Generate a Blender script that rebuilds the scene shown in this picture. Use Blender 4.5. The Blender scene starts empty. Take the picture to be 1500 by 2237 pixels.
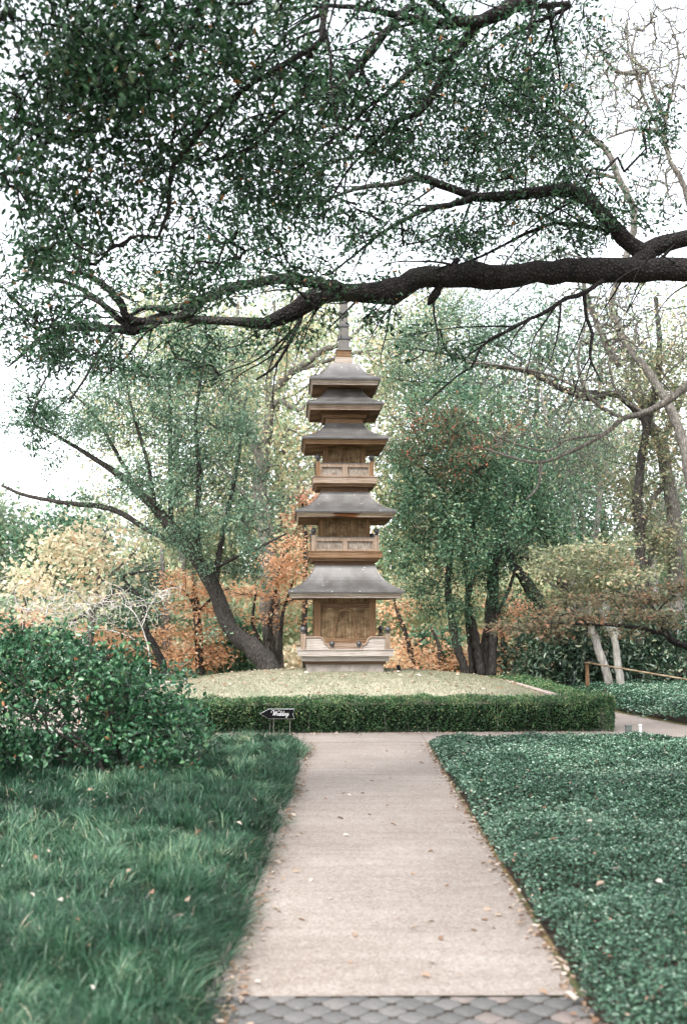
import bpy, math, random
import numpy as np
from mathutils import Vector, noise as mnoise

# ------------------------------------------------------------------ camera, sky, sun, exposure
C = bpy.context.scene.collection
SC = bpy.context.scene
F = 2300.0                       # focal length in photo pixels (37 mm on a 36 mm tall frame)
CX, CY, HOR = 750.0, 1118.5, 1350.0
EYE = 1.6
TH = math.atan((HOR - CY) / F)
cT, sT = math.cos(TH), math.sin(TH)
cd = bpy.data.cameras.new('camera'); cam = bpy.data.objects.new('camera', cd); C.objects.link(cam)
cam.location = (0, 0, EYE); cam.rotation_euler = (math.pi / 2 + TH, 0, 0)
cd.sensor_fit = 'VERTICAL'; cd.sensor_height = 36; cd.lens = 36 * F / 2237.0
cd.clip_start = 0.1; cd.clip_end = 2000
cd.dof.use_dof = True; cd.dof.focus_distance = 16.5; cd.dof.aperture_fstop = 2.2
SC.camera = cam

W = bpy.data.worlds.new("World"); SC.world = W; W.use_nodes = True
nt = W.node_tree; nt.nodes.clear()
SUN_EL, SUN_ROT = math.radians(52), math.radians(205)
sky = nt.nodes.new('ShaderNodeTexSky'); sky.sky_type = 'NISHITA'; sky.sun_disc = False
sky.sun_elevation = SUN_EL; sky.sun_rotation = SUN_ROT; sky.dust_density = 1.5; sky.air_density = 1.0; sky.ozone_density = 1.0
hs = nt.nodes.new('ShaderNodeHueSaturation'); hs.inputs['Saturation'].default_value = 0.22
bg = nt.nodes.new('ShaderNodeBackground'); bg.inputs['Strength'].default_value = 0.15
wo = nt.nodes.new('ShaderNodeOutputWorld')
nt.links.new(sky.outputs[0], hs.inputs['Color']); nt.links.new(hs.outputs[0], bg.inputs[0]); nt.links.new(bg.outputs[0], wo.inputs[0])
sd = bpy.data.lights.new('sun', 'SUN'); so = bpy.data.objects.new('sun', sd); C.objects.link(so)
sd.energy = 1.5; sd.angle = math.radians(14); sd.color = (1.0, 0.97, 0.93)
# nishita: rotation measured so that direction to sun = (sin r, cos r) ; lamp looks along -Z
sdir = Vector((math.sin(SUN_ROT) * math.cos(SUN_EL), math.cos(SUN_ROT) * math.cos(SUN_EL), math.sin(SUN_EL)))
so.rotation_euler = sdir.to_track_quat('Z', 'Y').to_euler(); so.location = (0, 0, 30)
SC.view_settings.view_transform = 'Standard'; SC.view_settings.look = 'None'
SC.view_settings.exposure = 2.0; SC.view_settings.gamma = 1.0
SC.cycles.max_bounces = 6; SC.cycles.diffuse_bounces = 3; SC.cycles.transmission_bounces = 3; SC.cycles.glossy_bounces = 2
SC.cycles.use_adaptive_sampling = True; SC.cycles.adaptive_threshold = 0.03

# ------------------------------------------------------------------ geometry helpers
def P(px, py, Y):
    """world point seen at photo pixel px,py when it stands Y metres ahead"""
    u = (px - CX) / F; v = (CY - py) / F
    dy = cT - v * sT; k = Y / dy
    return np.array([u * k, Y, EYE + (v * cT + sT) * k])
def mpp(py, Y):
    v = (CY - py) / F
    return Y / (cT - v * sT) / F

def mesh_np(name, V, Q, mat, parent=None, rnd=None, smooth=False):
    V = np.asarray(V, np.float32); Q = np.asarray(Q, np.int32)
    me = bpy.data.meshes.new(name)
    me.vertices.add(len(V)); me.vertices.foreach_set('co', V.ravel())
    k = Q.shape[1]
    me.loops.add(Q.size); me.loops.foreach_set('vertex_index', Q.ravel())
    me.polygons.add(len(Q)); me.polygons.foreach_set('loop_start', np.arange(0, Q.size, k, dtype=np.int32))
    try: me.polygons.foreach_set('loop_total', np.full(len(Q), k, np.int32))
    except Exception: pass
    if smooth: me.polygons.foreach_set('use_smooth', np.ones(len(Q), bool))
    if rnd is not None:
        a = me.attributes.new('rnd', 'FLOAT', 'POINT'); a.data.foreach_set('value', np.asarray(rnd, np.float32))
    me.update(calc_edges=True)
    me.materials.append(mat)
    o = bpy.data.objects.new(name, me); C.objects.link(o)
    if parent: o.parent = parent
    return o

class MB:
    """collects simple solids into one mesh"""
    def __init__(s): s.v = []; s.f = []
    def add(s, vs, fs):
        b = len(s.v); s.v += [tuple(p) for p in vs]; s.f += [tuple(i + b for i in f) for f in fs]; return s
    def box(s, x0, x1, y0, y1, z0, z1):
        return s.frus(x0, x1, y0, y1, z0, x0, x1, y0, y1, z1)
    def frus(s, x0, x1, y0, y1, z0, X0, X1, Y0, Y1, z1):
        v = [(x0, y0, z0), (x1, y0, z0), (x1, y1, z0), (x0, y1, z0), (X0, Y0, z1), (X1, Y0, z1), (X1, Y1, z1), (X0, Y1, z1)]
        return s.add(v, [(3, 2, 1, 0), (4, 5, 6, 7), (0, 1, 5, 4), (1, 2, 6, 5), (2, 3, 7, 6), (3, 0, 4, 7)])
    def sq(s, h0, z0, h1, z1): return s.frus(-h0, h0, -h0, h0, z0, -h1, h1, -h1, h1, z1)
    def obox(s, c, ax, ay, hx, hy, z0, z1):
        """box with horizontal axes ax, ay"""
        c = np.array(c); v = []
        for z in (z0, z1):
            for a, b in ((-1, -1), (1, -1), (1, 1), (-1, 1)):
                p = c + ax * hx * a + ay * hy * b; v.append((p[0], p[1], z))
        return s.add(v, [(3, 2, 1, 0), (4, 5, 6, 7), (0, 1, 5, 4), (1, 2, 6, 5), (2, 3, 7, 6), (3, 0, 4, 7)])
    def lathe(s, c, prof, n=16):
        vs = []; fs = []
        for r, z in prof:
            for i in range(n):
                a = 2 * math.pi * i / n; vs.append((c[0] + r * math.cos(a), c[1] + r * math.sin(a), c[2] + z))
        for j in range(len(prof) - 1):
            for i in range(n):
                k = (i + 1) % n; fs.append((j * n + i, j * n + k, (j + 1) * n + k, (j + 1) * n + i))
        fs.append(tuple(range(n - 1, -1, -1))); fs.append(tuple(range((len(prof) - 1) * n, len(prof) * n)))
        return s.add(vs, fs)
    def tube(s, pts, rs, n=8):
        pts = [Vector(p) for p in pts]; vs = []; fs = []
        for i, p in enumerate(pts):
            d = (pts[min(i + 1, len(pts) - 1)] - pts[max(i - 1, 0)]).normalized()
            a = Vector((0, 0, 1)) if abs(d.z) < .9 else Vector((1, 0, 0))
            x = d.cross(a).normalized(); y = d.cross(x)
            r = rs[i] if hasattr(rs, '__len__') else rs
            for k in range(n):
                t = 2 * math.pi * k / n; vs.append(p + (x * math.cos(t) + y * math.sin(t)) * r)
        for j in range(len(pts) - 1):
            for i in range(n):
                k = (i + 1) % n; fs.append((j * n + i, j * n + k, (j + 1) * n + k, (j + 1) * n + i))
        fs.append(tuple(range(n - 1, -1, -1))); fs.append(tuple(range((len(pts) - 1) * n, len(pts) * n)))
        return s.add(vs, fs)
    def build(s, name, mat, parent=None, smooth=False):
        me = bpy.data.meshes.new(name); me.from_pydata(s.v, [], s.f); me.update()
        if smooth:
            for p in me.polygons: p.use_smooth = len(p.vertices) < 5
        me.materials.append(mat)
        o = bpy.data.objects.new(name, me); C.objects.link(o)
        if parent: o.parent = parent
        return o

def tag(o, label=None, cat=None, group=None, kind=None):
    if label: o['label'] = label
    if cat: o['category'] = cat
    if group: o['group'] = group
    if kind: o['kind'] = kind
    return o
def empty(name, loc, rz=0, label=None, cat=None, group=None):
    o = bpy.data.objects.new(name, None); C.objects.link(o); o.location = loc; o.rotation_euler = (0, 0, rz)
    o.empty_display_size = .2
    return tag(o, label, cat, group)

# ------------------------------------------------------------------ materials
def newmat(name):
    m = bpy.data.materials.new(name); m.use_nodes = True
    n = m.node_tree; n.nodes.clear()
    out = n.nodes.new('ShaderNodeOutputMaterial'); return m, n, out
def ramp(n, stops, interp='LINEAR'):
    r = n.nodes.new('ShaderNodeValToRGB'); r.color_ramp.interpolation = interp
    e = r.color_ramp.elements
    while len(e) < len(stops): e.new(.5)
    for i, (p, c) in enumerate(stops):
        e[i].position = p; e[i].color = (*c, 1)
    return r
def noisen(n, scale, detail=4, vec=None, rough=.6):
    t = n.nodes.new('ShaderNodeTexNoise'); t.inputs['Scale'].default_value = scale; t.inputs['Detail'].default_value = detail
    t.inputs['Roughness'].default_value = rough
    if vec: n.links.new(vec, t.inputs['Vector'])
    return t
def coords(n, scale=(1, 1, 1), rot=(0, 0, 0)):
    t = n.nodes.new('ShaderNodeTexCoord'); m = n.nodes.new('ShaderNodeMapping')
    m.inputs['Scale'].default_value = scale; m.inputs['Rotation'].default_value = rot
    n.links.new(t.outputs['Object'], m.inputs[0]); return m.outputs[0]
def mixc(n, fac, a, b, mode='MIX'):
    m = n.nodes.new('ShaderNodeMix'); m.data_type = 'RGBA'; m.blend_type = mode
    for s, x in ((m.inputs[0], fac), (m.inputs[6], a), (m.inputs[7], b)):
        if isinstance(x, (int, float)): s.default_value = x
        elif isinstance(x, tuple): s.default_value = (*x, 1)
        else: n.links.new(x, s)
    return m.outputs[2]
def bump(n, h, strength=.5, dist=.01):
    b = n.nodes.new('ShaderNodeBump'); b.inputs['Strength'].default_value = strength; b.inputs['Distance'].default_value = dist
    n.links.new(h, b.inputs['Height']); return b.outputs[0]
def princ(n, out, col, rough=.7, nrm=None, spec=.3, metal=0):
    p = n.nodes.new('ShaderNodeBsdfPrincipled')
    if isinstance(col, tuple): p.inputs['Base Color'].default_value = (*col, 1)
    else: n.links.new(col, p.inputs['Base Color'])
    if isinstance(rough, (int, float)): p.inputs['Roughness'].default_value = rough
    else: n.links.new(rough, p.inputs['Roughness'])
    p.inputs['Specular IOR Level'].default_value = spec; p.inputs['Metallic'].default_value = metal
    if nrm: n.links.new(nrm, p.inputs['Normal'])
    if out: n.links.new(p.outputs[0], out.inputs[0])
    return p
def leafmat(name, stops, trans=.3, rough=.5, spec=.3):
    m, n, out = newmat(name)
    a = n.nodes.new('ShaderNodeAttribute'); a.attribute_name = 'rnd'
    r = ramp(n, stops); n.links.new(a.outputs['Fac'], r.inputs[0])
    p = princ(n, None, r.outputs[0], rough, None, spec)
    t = n.nodes.new('ShaderNodeBsdfTranslucent'); n.links.new(r.outputs[0], t.inputs[0])
    mx = n.nodes.new('ShaderNodeMixShader'); mx.inputs[0].default_value = trans
    n.links.new(p.outputs[0], mx.inputs[1]); n.links.new(t.outputs[0], mx.inputs[2]); n.links.new(mx.outputs[0], out.inputs[0])
    return m
def barkmat(name, c0, c1, scale=14, stretch=(1, 1, .25), strength=.8, lichen=None):
    m, n, out = newmat(name)
    v = coords(n, stretch)
    t = noisen(n, scale, 8, v, .7)
    vo = n.nodes.new('ShaderNodeTexVoronoi'); vo.inputs['Scale'].default_value = scale * 1.8; vo.feature = 'DISTANCE_TO_EDGE'
    n.links.new(v, vo.inputs['Vector'])
    mul = n.nodes.new('ShaderNodeMath'); mul.operation = 'MULTIPLY_ADD'; mul.inputs[1].default_value = 1.2
    n.links.new(vo.outputs[0], mul.inputs[0]); n.links.new(t.outputs[0], mul.inputs[2])
    r = ramp(n, [(.35, c0), (.95, c1)]); n.links.new(mul.outputs[0], r.inputs[0])
    col = r.outputs[0]
    if lichen:
        t2 = noisen(n, 5, 5); r2 = ramp(n, [(.56, (0, 0, 0)), (.68, (1, 1, 1))]); n.links.new(t2.outputs[0], r2.inputs[0])
        col = mixc(n, r2.outputs[0], col, lichen)
    princ(n, out, col, .9, bump(n, mul.outputs[0], strength, .04), .15)
    return m
def woodmat(name, cols, stretch, dirt=(0.10, .075, .05), dirtamt=.5, spots=True):
    m, n, out = newmat(name)
    v = coords(n, stretch)
    g = noisen(n, 1.0, 8, v, .65)
    wv = n.nodes.new('ShaderNodeTexWave'); wv.bands_direction = 'DIAGONAL'; wv.inputs['Scale'].default_value = .7
    wv.inputs['Distortion'].default_value = 5; wv.inputs['Detail'].default_value = 3; wv.inputs['Detail Scale'].default_value = .7
    n.links.new(v, wv.inputs['Vector'])
    ad = n.nodes.new('ShaderNodeMath'); ad.operation = 'MULTIPLY_ADD'; ad.inputs[1].default_value = .35
    n.links.new(wv.outputs['Fac'], ad.inputs[0]); n.links.new(g.outputs[0], ad.inputs[2])
    r = ramp(n, [(.38, cols[0]), (.62, cols[1]), (.9, cols[2])]); n.links.new(ad.outputs[0], r.inputs[0])
    # weathering patches
    w = noisen(n, 4.5, 6, coords(n), .6)
    rw = ramp(n, [(.42, (0, 0, 0)), (.68, (1, 1, 1))]); n.links.new(w.outputs[0], rw.inputs[0])
    mm = n.nodes.new('ShaderNodeMath'); mm.operation = 'MULTIPLY'; mm.inputs[1].default_value = dirtamt
    n.links.new(rw.outputs[0], mm.inputs[0])
    col = mixc(n, mm.outputs[0], r.outputs[0], dirt)
    if spots:   # knots
        vo = n.nodes.new('ShaderNodeTexVoronoi'); vo.inputs['Scale'].default_value = 4.2
        n.links.new(coords(n), vo.inputs['Vector'])
        rk = ramp(n, [(.0, (1, 1, 1)), (.07, (0, 0, 0))]); n.links.new(vo.outputs[0], rk.inputs[0])
        col = mixc(n, rk.outputs[0], col, (.05, .03, .02))
    princ(n, out, col, .8, bump(n, ad.outputs[0], .35, .006), .2)
    return m

M = {}
# greens (cool, slightly teal), autumn colours
M['oak_leaf'] = leafmat('oak_leaf', [(0, (.008, .030, .014)), (.5, (.024, .078, .034)), (.85, (.060, .155, .068)), (.985, (.085, .14, .065)), (1, (.30, .15, .05))], .28, .36, .45)
M['fine_leaf'] = leafmat('fine_leaf', [(0, (.045, .095, .058)), (.5, (.10, .185, .118)), (1, (.25, .36, .24))], .32, .42, .4)
M['dense_leaf'] = leafmat('dense_leaf', [(0, (.022, .062, .034)), (.45, (.065, .145, .082)), (.8, (.15, .27, .155)), (.95, (.22, .33, .19)), (1, (.34, .35, .16))], .32, .38, .45)
M['berry_leaf'] = leafmat('berry_leaf', [(0, (.035, .08, .045)), (.55, (.09, .15, .08)), (.75, (.17, .11, .07)), (1, (.40, .11, .06))], .3)
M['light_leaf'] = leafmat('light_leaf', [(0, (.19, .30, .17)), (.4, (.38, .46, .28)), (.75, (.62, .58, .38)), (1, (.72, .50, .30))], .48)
M['yellow_leaf'] = leafmat('yellow_leaf', [(0, (.34, .40, .25)), (.35, (.64, .58, .42)), (.8, (.80, .68, .50)), (1, (.74, .48, .30))], .45)
M['orange_leaf'] = leafmat('orange_leaf', [(0, (.40, .25, .13)), (.3, (.68, .38, .21)), (.6, (.80, .48, .29)), (.85, (.82, .60, .42)), (1, (.70, .60, .40))], .45)
M['red_leaf'] = leafmat('red_leaf', [(0, (.46, .20, .14)), (.5, (.70, .34, .23)), (1, (.78, .52, .38))], .45)
M['olive_leaf'] = leafmat('olive_leaf', [(0, (.10, .14, .08)), (.4, (.20, .235, .13)), (.8, (.34, .32, .20)), (1, (.44, .30, .18))], .38)
M['rust_leaf'] = leafmat('rust_leaf', [(0, (.06, .075, .04)), (.4, (.12, .115, .065)), (.75, (.19, .135, .08)), (1, (.27, .13, .075))], .3)
M['shrub_leaf'] = leafmat('shrub_leaf', [(0, (.010, .04, .018)), (.4, (.022, .085, .036)), (.75, (.055, .16, .072)), (.985, (.13, .26, .12)), (1, (.40, .17, .08))], .22, .30, .6)
M['box_leaf'] = leafmat('box_leaf', [(0, (.012, .035, .012)), (.4, (.032, .085, .030)), (.75, (.08, .165, .062)), (.95, (.17, .27, .115)), (1, (.28, .25, .12))], .22, .40, .4)
M['cover_leaf'] = leafmat('cover_leaf', [(0, (.010, .040, .020)), (.4, (.048, .120, .066)), (.7, (.125, .235, .150)), (.93, (.29, .41, .31)), (.99, (.36, .46, .34)), (1, (.36, .20, .14))], .14, .27, .7)
M['mondo'] = leafmat('mondo', [(0, (.005, .022, .010)), (.35, (.015, .062, .028)), (.65, (.043, .125, .062)), (.88, (.14, .26, .16)), (.985, (.27, .36, .20)), (1, (.62, .52, .36))], .18, .36, .5)
M['laurel_leaf'] = leafmat('laurel_leaf', [(0, (.010, .028, .016)), (.5, (.036, .075, .043)), (.85, (.15, .22, .14)), (1, (.36, .38, .24))], .2, .28, .6)
M['turf'] = leafmat('turf', [(0, (.14, .15, .095)), (.4, (.245, .24, .165)), (.8, (.33, .30, .22)), (1, (.38, .335, .25))], .25, .7, .1)
M['dry_leaf'] = leafmat('dry_leaf', [(0, (.16, .085, .05)), (.4, (.32, .21, .14)), (.75, (.46, .36, .28)), (1, (.62, .55, .48))], .25, .6, .2)
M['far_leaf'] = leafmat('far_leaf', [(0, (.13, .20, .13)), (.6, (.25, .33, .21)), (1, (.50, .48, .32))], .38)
M['bark_oak'] = barkmat('bark_oak', (.003, .0028, .003), (.042, .037, .035), 13, (1, 1, 1), 1.0, (.075, .075, .066))
M['bark_dark'] = barkmat('bark_dark', (.014, .012, .011), (.082, .074, .066), 16)
M['bark_grey'] = barkmat('bark_grey', (.06, .053, .048), (.235, .215, .19), 14)
M['bark_pale'] = barkmat('bark_pale', (.15, .14, .128), (.34, .32, .29), 9, strength=.3, lichen=(.30, .29, .24))
M['bark_white'] = barkmat('bark_white', (.30, .28, .26), (.50, .47, .44), 9, strength=.3)
GREY3 = ((.13, .10, .08), (.25, .205, .168), (.37, .32, .27))
TAN3 = ((.095, .062, .042), (.18, .125, .088), (.28, .215, .165))
ORG3 = ((.052, .027, .013), (.118, .066, .032), (.20, .120, .066))
DARK3 = ((.04, .022, .013), (.08, .045, .026), (.13, .078, .046))
H, Vv = (1.6, 1.6, 34), (34, 34, 1.6)
M['wood_grey'] = woodmat('wood_grey', GREY3, H, (.15, .12, .10), .45)
M['wood_pale'] = woodmat('wood_pale', ((.15, .125, .108), (.27, .238, .21), (.38, .345, .31)), H, (.17, .14, .12), .4)
M['wood_tan'] = woodmat('wood_tan', TAN3, H, (.28, .23, .19), .6)
M['wood_orange'] = woodmat('wood_orange', ORG3, H, (.20, .13, .085), .5)
M['wood_dark'] = woodmat('wood_dark', DARK3, H, (.05, .03, .02), .4, False)
M['post_orange'] = woodmat('post_orange', ORG3, Vv, (.17, .10, .06), .5)
M['post_tan'] = woodmat('post_tan', TAN3, Vv, (.26, .20, .15), .5)
def rotfascia():
    m, n, out = newmat('wood_rotten')
    v = coords(n, H); g = noisen(n, 1, 8, v, .65)
    r = ramp(n, [(.35, GREY3[0]), (.5, (.30, .23, .165)), (.7, GREY3[2])]); n.links.new(g.outputs[0], r.inputs[0])
    tc = n.nodes.new('ShaderNodeTexCoord'); sx = n.nodes.new('ShaderNodeSeparateXYZ'); n.links.new(tc.outputs['Object'], sx.inputs[0])
    a = n.nodes.new('ShaderNodeMath'); a.operation = 'ABSOLUTE'; n.links.new(sx.outputs[0], a.inputs[0])
    s = n.nodes.new('ShaderNodeMath'); s.operation = 'MULTIPLY_ADD'; s.inputs[1].default_value = -1.5; s.inputs[2].default_value = .52
    n.links.new(a.outputs[0], s.inputs[0])
    t = noisen(n, 1, 6, coords(n, (5, 5, 60)), .8)
    ad = n.nodes.new('ShaderNodeMath'); ad.operation = 'ADD'; n.links.new(s.outputs[0], ad.inputs[0]); n.links.new(t.outputs[0], ad.inputs[1])
    k = ramp(n, [(.68, (0, 0, 0)), (.76, (1, 1, 1))]); n.links.new(ad.outputs[0], k.inputs[0])
    k2 = ramp(n, [(.45, (.03, .012, .006)), (.6, (.20, .075, .028))]); n.links.new(g.outputs[0], k2.inputs[0])
    princ(n, out, mixc(n, k.outputs[0], r.outputs[0], k2.outputs[0]), .85, bump(n, g.outputs[0], .4, .01), .2)
    return m
M['wood_rotten'] = rotfascia()
def panelmat():
    m, n, out = newmat('wood_panel')
    g = noisen(n, 1, 7, coords(n, (60, 60, 3)), .7)
    w = noisen(n, 5, 6, coords(n, (1, 1, 1.6)), .7)
    r = ramp(n, [(.3, (.08, .050, .026)), (.5, (.17, .118, .068)), (.72, (.29, .225, .150))]); n.links.new(g.outputs[0], r.inputs[0])
    r2 = ramp(n, [(.38, (.35, .28, .22)), (.62, (1.15, 1.1, 1.02))]); n.links.new(w.outputs[0], r2.inputs[0])
    princ(n, out, mixc(n, .85, r.outputs[0], r2.outputs[0], 'MULTIPLY'), .85, bump(n, g.outputs[0], .4, .004), .2)
    return m
M['wood_panel'] = panelmat()
def roofmat():
    m, n, out = newmat('roof_metal')
    w = noisen(n, 3.2, 7, coords(n, (1.5, 1.5, .6)), .65)
    r = ramp(n, [(.3, (.080, .074, .069)), (.5, (.108, .102, .097)), (.7, (.145, .140, .135))]); n.links.new(w.outputs[0], r.inputs[0])
    sp = n.nodes.new('ShaderNodeTexVoronoi'); sp.inputs['Scale'].default_value = 16; n.links.new(coords(n), sp.inputs['Vector'])
    rs = ramp(n, [(0, (1, 1, 1)), (.10, (1, 1, 1)), (.17, (0, 0, 0))]); n.links.new(sp.outputs[0], rs.inputs[0])
    nn = noisen(n, 6, 3, coords(n)); rr = ramp(n, [(.52, (0, 0, 0)), (.58, (1, 1, 1))]); n.links.new(nn.outputs[0], rr.inputs[0])
    k = mixc(n, 1.0, rs.outputs[0], rr.outputs[0], 'MULTIPLY')
    col = mixc(n, k, r.outputs[0], (.48, .48, .46))
    rf = ramp(n, [(.3, (.34,) * 3), (.7, (.55,) * 3)]); n.links.new(w.outputs[0], rf.inputs[0])
    princ(n, out, col, rf.outputs[0], bump(n, w.outputs[0], .06, .01), .5, .4)
    return m
M['roof_metal'] = roofmat()
def simple(name, c, rough=.6, spec=.3, metal=0, var=.25, sc=20):
    m, n, out = newmat(name)
    t = noisen(n, sc, 5, coords(n)); lo = tuple(x * (1 - var) for x in c); hi = tuple(min(1, x * (1 + var)) for x in c)
    r = ramp(n, [(.3, lo), (.7, hi)]); n.links.new(t.outputs[0], r.inputs[0])
    princ(n, out, r.outputs[0], rough, bump(n, t.outputs[0], .15, .004), spec, metal); return m
M['knob'] = simple('knob_metal', (.07, .068, .07), .45, .5, .5)
M['stone'] = simple('stone', (.24, .21, .185), .85, .2, var=.3, sc=9)
M['kerb'] = simple('kerb_stone', (.33, .27, .24), .9, .2, var=.25, sc=14)
M['soil'] = simple('soil', (.045, .034, .026), .95, .1, var=.5, sc=12)
M['black'] = simple('black_paint', (.005, .005, .006), .9, .08)
M['white'] = simple('white_paint', (.8, .8, .8), .6, .3, var=.03)
M['stake'] = simple('stake_metal', (.30, .29, .24), .5, .4, .4)
M['box_grey'] = simple('box_grey', (.11, .125, .115), .7, .2)
M['pipe'] = simple('pipe_plastic', (.68, .68, .66), .5, .4, var=.06)
M['spire_metal'] = simple('spire_metal', (.085, .078, .070), .5, .4, .4, .2, 8)
M['rail'] = woodmat('rail_wood', ((.12, .085, .05), (.21, .155, .10), (.30, .24, .17)), (6, 6, 6), (.3, .2, .1), .3)
def groundmat():
    m, n, out = newmat('forest_floor')
    t = noisen(n, .8, 8, coords(n), .7); t2 = noisen(n, 14, 6, coords(n), .7)
    r = ramp(n, [(.35, (.10, .13, .06)), (.5, (.22, .19, .10)), (.65, (.36, .24, .12))]); n.links.new(t.outputs[0], r.inputs[0])
    r2 = ramp(n, [(.35, (.5, .5, .5)), (.65, (1.2, 1.2, 1.2))]); n.links.new(t2.outputs[0], r2.inputs[0])
    princ(n, out, mixc(n, .8, r.outputs[0], r2.outputs[0], 'MULTIPLY'), .95, bump(n, t2.outputs[0], .6, .05), .1); return m
M['ground'] = groundmat()
def pathmat():
    m, n, out = newmat('path_aggregate')
    co = coords(n)
    a = n.nodes.new('ShaderNodeTexVoronoi'); a.inputs['Scale'].default_value = 110; n.links.new(co, a.inputs['Vector'])
    r = ramp(n, [(0, (.232, .190, .162)), (.35, (.292, .252, .224)), (.7, (.335, .300, .272)), (1, (.43, .400, .365))]); n.links.new(a.outputs['Color'], r.inputs[0])
    b = noisen(n, 1.1, 7, co, .65); rb = ramp(n, [(.3, (.80, .77, .74)), (.7, (1.10, 1.09, 1.08))]); n.links.new(b.outputs[0], rb.inputs[0])
    b2 = noisen(n, 1, 5, coords(n, (.8, 9, 1)), .65); rb2 = ramp(n, [(.35, (.90, .885, .87)), (.6, (1.03, 1.03, 1.03))]); n.links.new(b2.outputs[0], rb2.inputs[0])
    c = noisen(n, 38, 5, co, .7); rc = ramp(n, [(.3, (.72, .68, .66)), (.52, (1.02, 1.02, 1.02))]); n.links.new(c.outputs[0], rc.inputs[0])
    col = mixc(n, 1, mixc(n, 1, mixc(n, 1, r.outputs[0], rb.outputs[0], 'MULTIPLY'), rc.outputs[0], 'MULTIPLY'), rb2.outputs[0], 'MULTIPLY')
    princ(n, out, col, .85, bump(n, a.outputs[0], .5, .004), .2); return m
M['path'] = pathmat()
def pavermat():
    m, n, out = newmat('paver')
    a = n.nodes.new('ShaderNodeAttribute'); a.attribute_name = 'rnd'
    r = ramp(n, [(0, (.10, .098, .095)), (.55, (.15, .145, .138)), (.75, (.175, .157, .145)), (1, (.20, .162, .145))]); n.links.new(a.outputs['Fac'], r.inputs[0])
    t = noisen(n, 60, 5, coords(n), .7); rt = ramp(n, [(.3, (.75,) * 3), (.7, (1.15,) * 3)]); n.links.new(t.outputs[0], rt.inputs[0])
    princ(n, out, mixc(n, 1, r.outputs[0], rt.outputs[0], 'MULTIPLY'), .8, bump(n, t.outputs[0], .4, .004), .25); return m
M['paver'] = pavermat()

# ------------------------------------------------------------------ leaves and trees
def unit(a): return a / np.maximum(np.linalg.norm(a, axis=1, keepdims=True), 1e-9)
def leaf_mesh(c, d, n, L, Wd, big=False, rnd=None, curl=.0):
    """one folded leaf per centre; returns verts, quads, rnd"""
    N = len(c); d = unit(d); s = unit(np.cross(d, n)); n = np.cross(s, d)
    L = np.broadcast_to(np.asarray(L, float).reshape(-1, 1) if np.ndim(L) else np.full((N, 1), L), (N, 1))
    Wd = np.broadcast_to(np.asarray(Wd, float).reshape(-1, 1) if np.ndim(Wd) else np.full((N, 1), Wd), (N, 1))
    if big:
        f = .18
        v = [c, c + d * L * .3 + s * Wd * .42 + n * Wd * f, c + d * L * .68 + s * Wd * .42 + n * Wd * (f - curl), c + d * L - n * L * (.08 + curl),
             c + d * L * .68 - s * Wd * .42 + n * Wd * (f - curl), c + d * L * .3 - s * Wd * .42 + n * Wd * f]
        V = np.stack(v, 1).reshape(-1, 3); b = (np.arange(N) * 6)[:, None]
        Q = np.concatenate([b + np.array([[0, 1, 2, 3]]), b + np.array([[0, 3, 4, 5]])]); k = 6
    else:
        v = [c, c + d * L * .45 + s * Wd * .5 + n * Wd * .15, c + d * L, c + d * L * .45 - s * Wd * .5 + n * Wd * .15]
        V = np.stack(v, 1).reshape(-1, 3); Q = (np.arange(N) * 4)[:, None] + np.array([[0, 1, 2, 3]]); k = 4
    return V, Q, np.repeat(rnd, k)

def smooth_line(pts, rs, step):
    pts = np.array(pts, float); rs = np.array(rs, float)
    P0 = np.vstack([2 * pts[0] - pts[1], pts, 2 * pts[-1] - pts[-2]])
    op, orr = [], []
    for i in range(len(pts) - 1):
        L = np.linalg.norm(pts[i + 1] - pts[i]); k = max(1, int(L / step))
        for j in range(k):
            t = j / k; a, b, c_, d = P0[i], P0[i + 1], P0[i + 2], P0[i + 3]
            op.append(.5 * ((2 * b) + (-a + c_) * t + (2 * a - 5 * b + 4 * c_ - d) * t * t + (-a + 3 * b - 3 * c_ + d) * t ** 3))
            orr.append(rs[i] * (1 - t) + rs[i + 1] * t)
    op.append(pts[-1]); orr.append(rs[-1])
    return np.array(op), np.array(orr)

def sweep(op, orr, n, rough, seed):
    """limb surface; returns verts, quads"""
    m = len(op); T = np.gradient(op, axis=0); T = unit(T)
    x = np.cross(T[0], [0.3, .2, .93]); x /= np.linalg.norm(x)
    V = np.zeros((m, n, 3)); ang = np.arange(n) * 2 * math.pi / n
    for i in range(m):
        x = x - T[i] * np.dot(x, T[i]); x /= np.linalg.norm(x); y = np.cross(T[i], x)
        for k in range(n):
            dr = x * math.cos(ang[k]) + y * math.sin(ang[k]); r = orr[i]
            p = op[i] + dr * r
            if rough:
                q = Vector(op[i] * 1.6 + seed); q2 = Vector(p * (.5 / max(r, .03)) * .8 + seed)
                r *= 1 + rough * (.9 * mnoise.noise(q2) + .5 * mnoise.noise(q2 * 2.7) + .3 * mnoise.noise(q))
                p = op[i] + dr * r
            V[i, k] = p
    idx = np.arange(m * n).reshape(m, n); a = idx[:-1]; b = idx[1:]
    Q = np.stack([a, np.roll(a, -1, 1), np.roll(b, -1, 1), b], -1).reshape(-1, 4)
    V = V.reshape(-1, 3)
    # close both ends with a point
    V = np.vstack([V, op[0], op[-1] + T[-1] * orr[-1]])
    e0 = [[i0, (i0 + 1) % n, m * n, m * n] for i0 in range(n)]
    Q2 = []
    for i0 in range(0, n, 2):
        Q2.append([m * n, (i0 + 2) % n, i0 + 1, i0]); l = (m - 1) * n
        Q2.append([m * n + 1, l + i0, l + i0 + 1, l + (i0 + 2) % n])
    return V, np.vstack([Q, np.array(Q2)])

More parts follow.
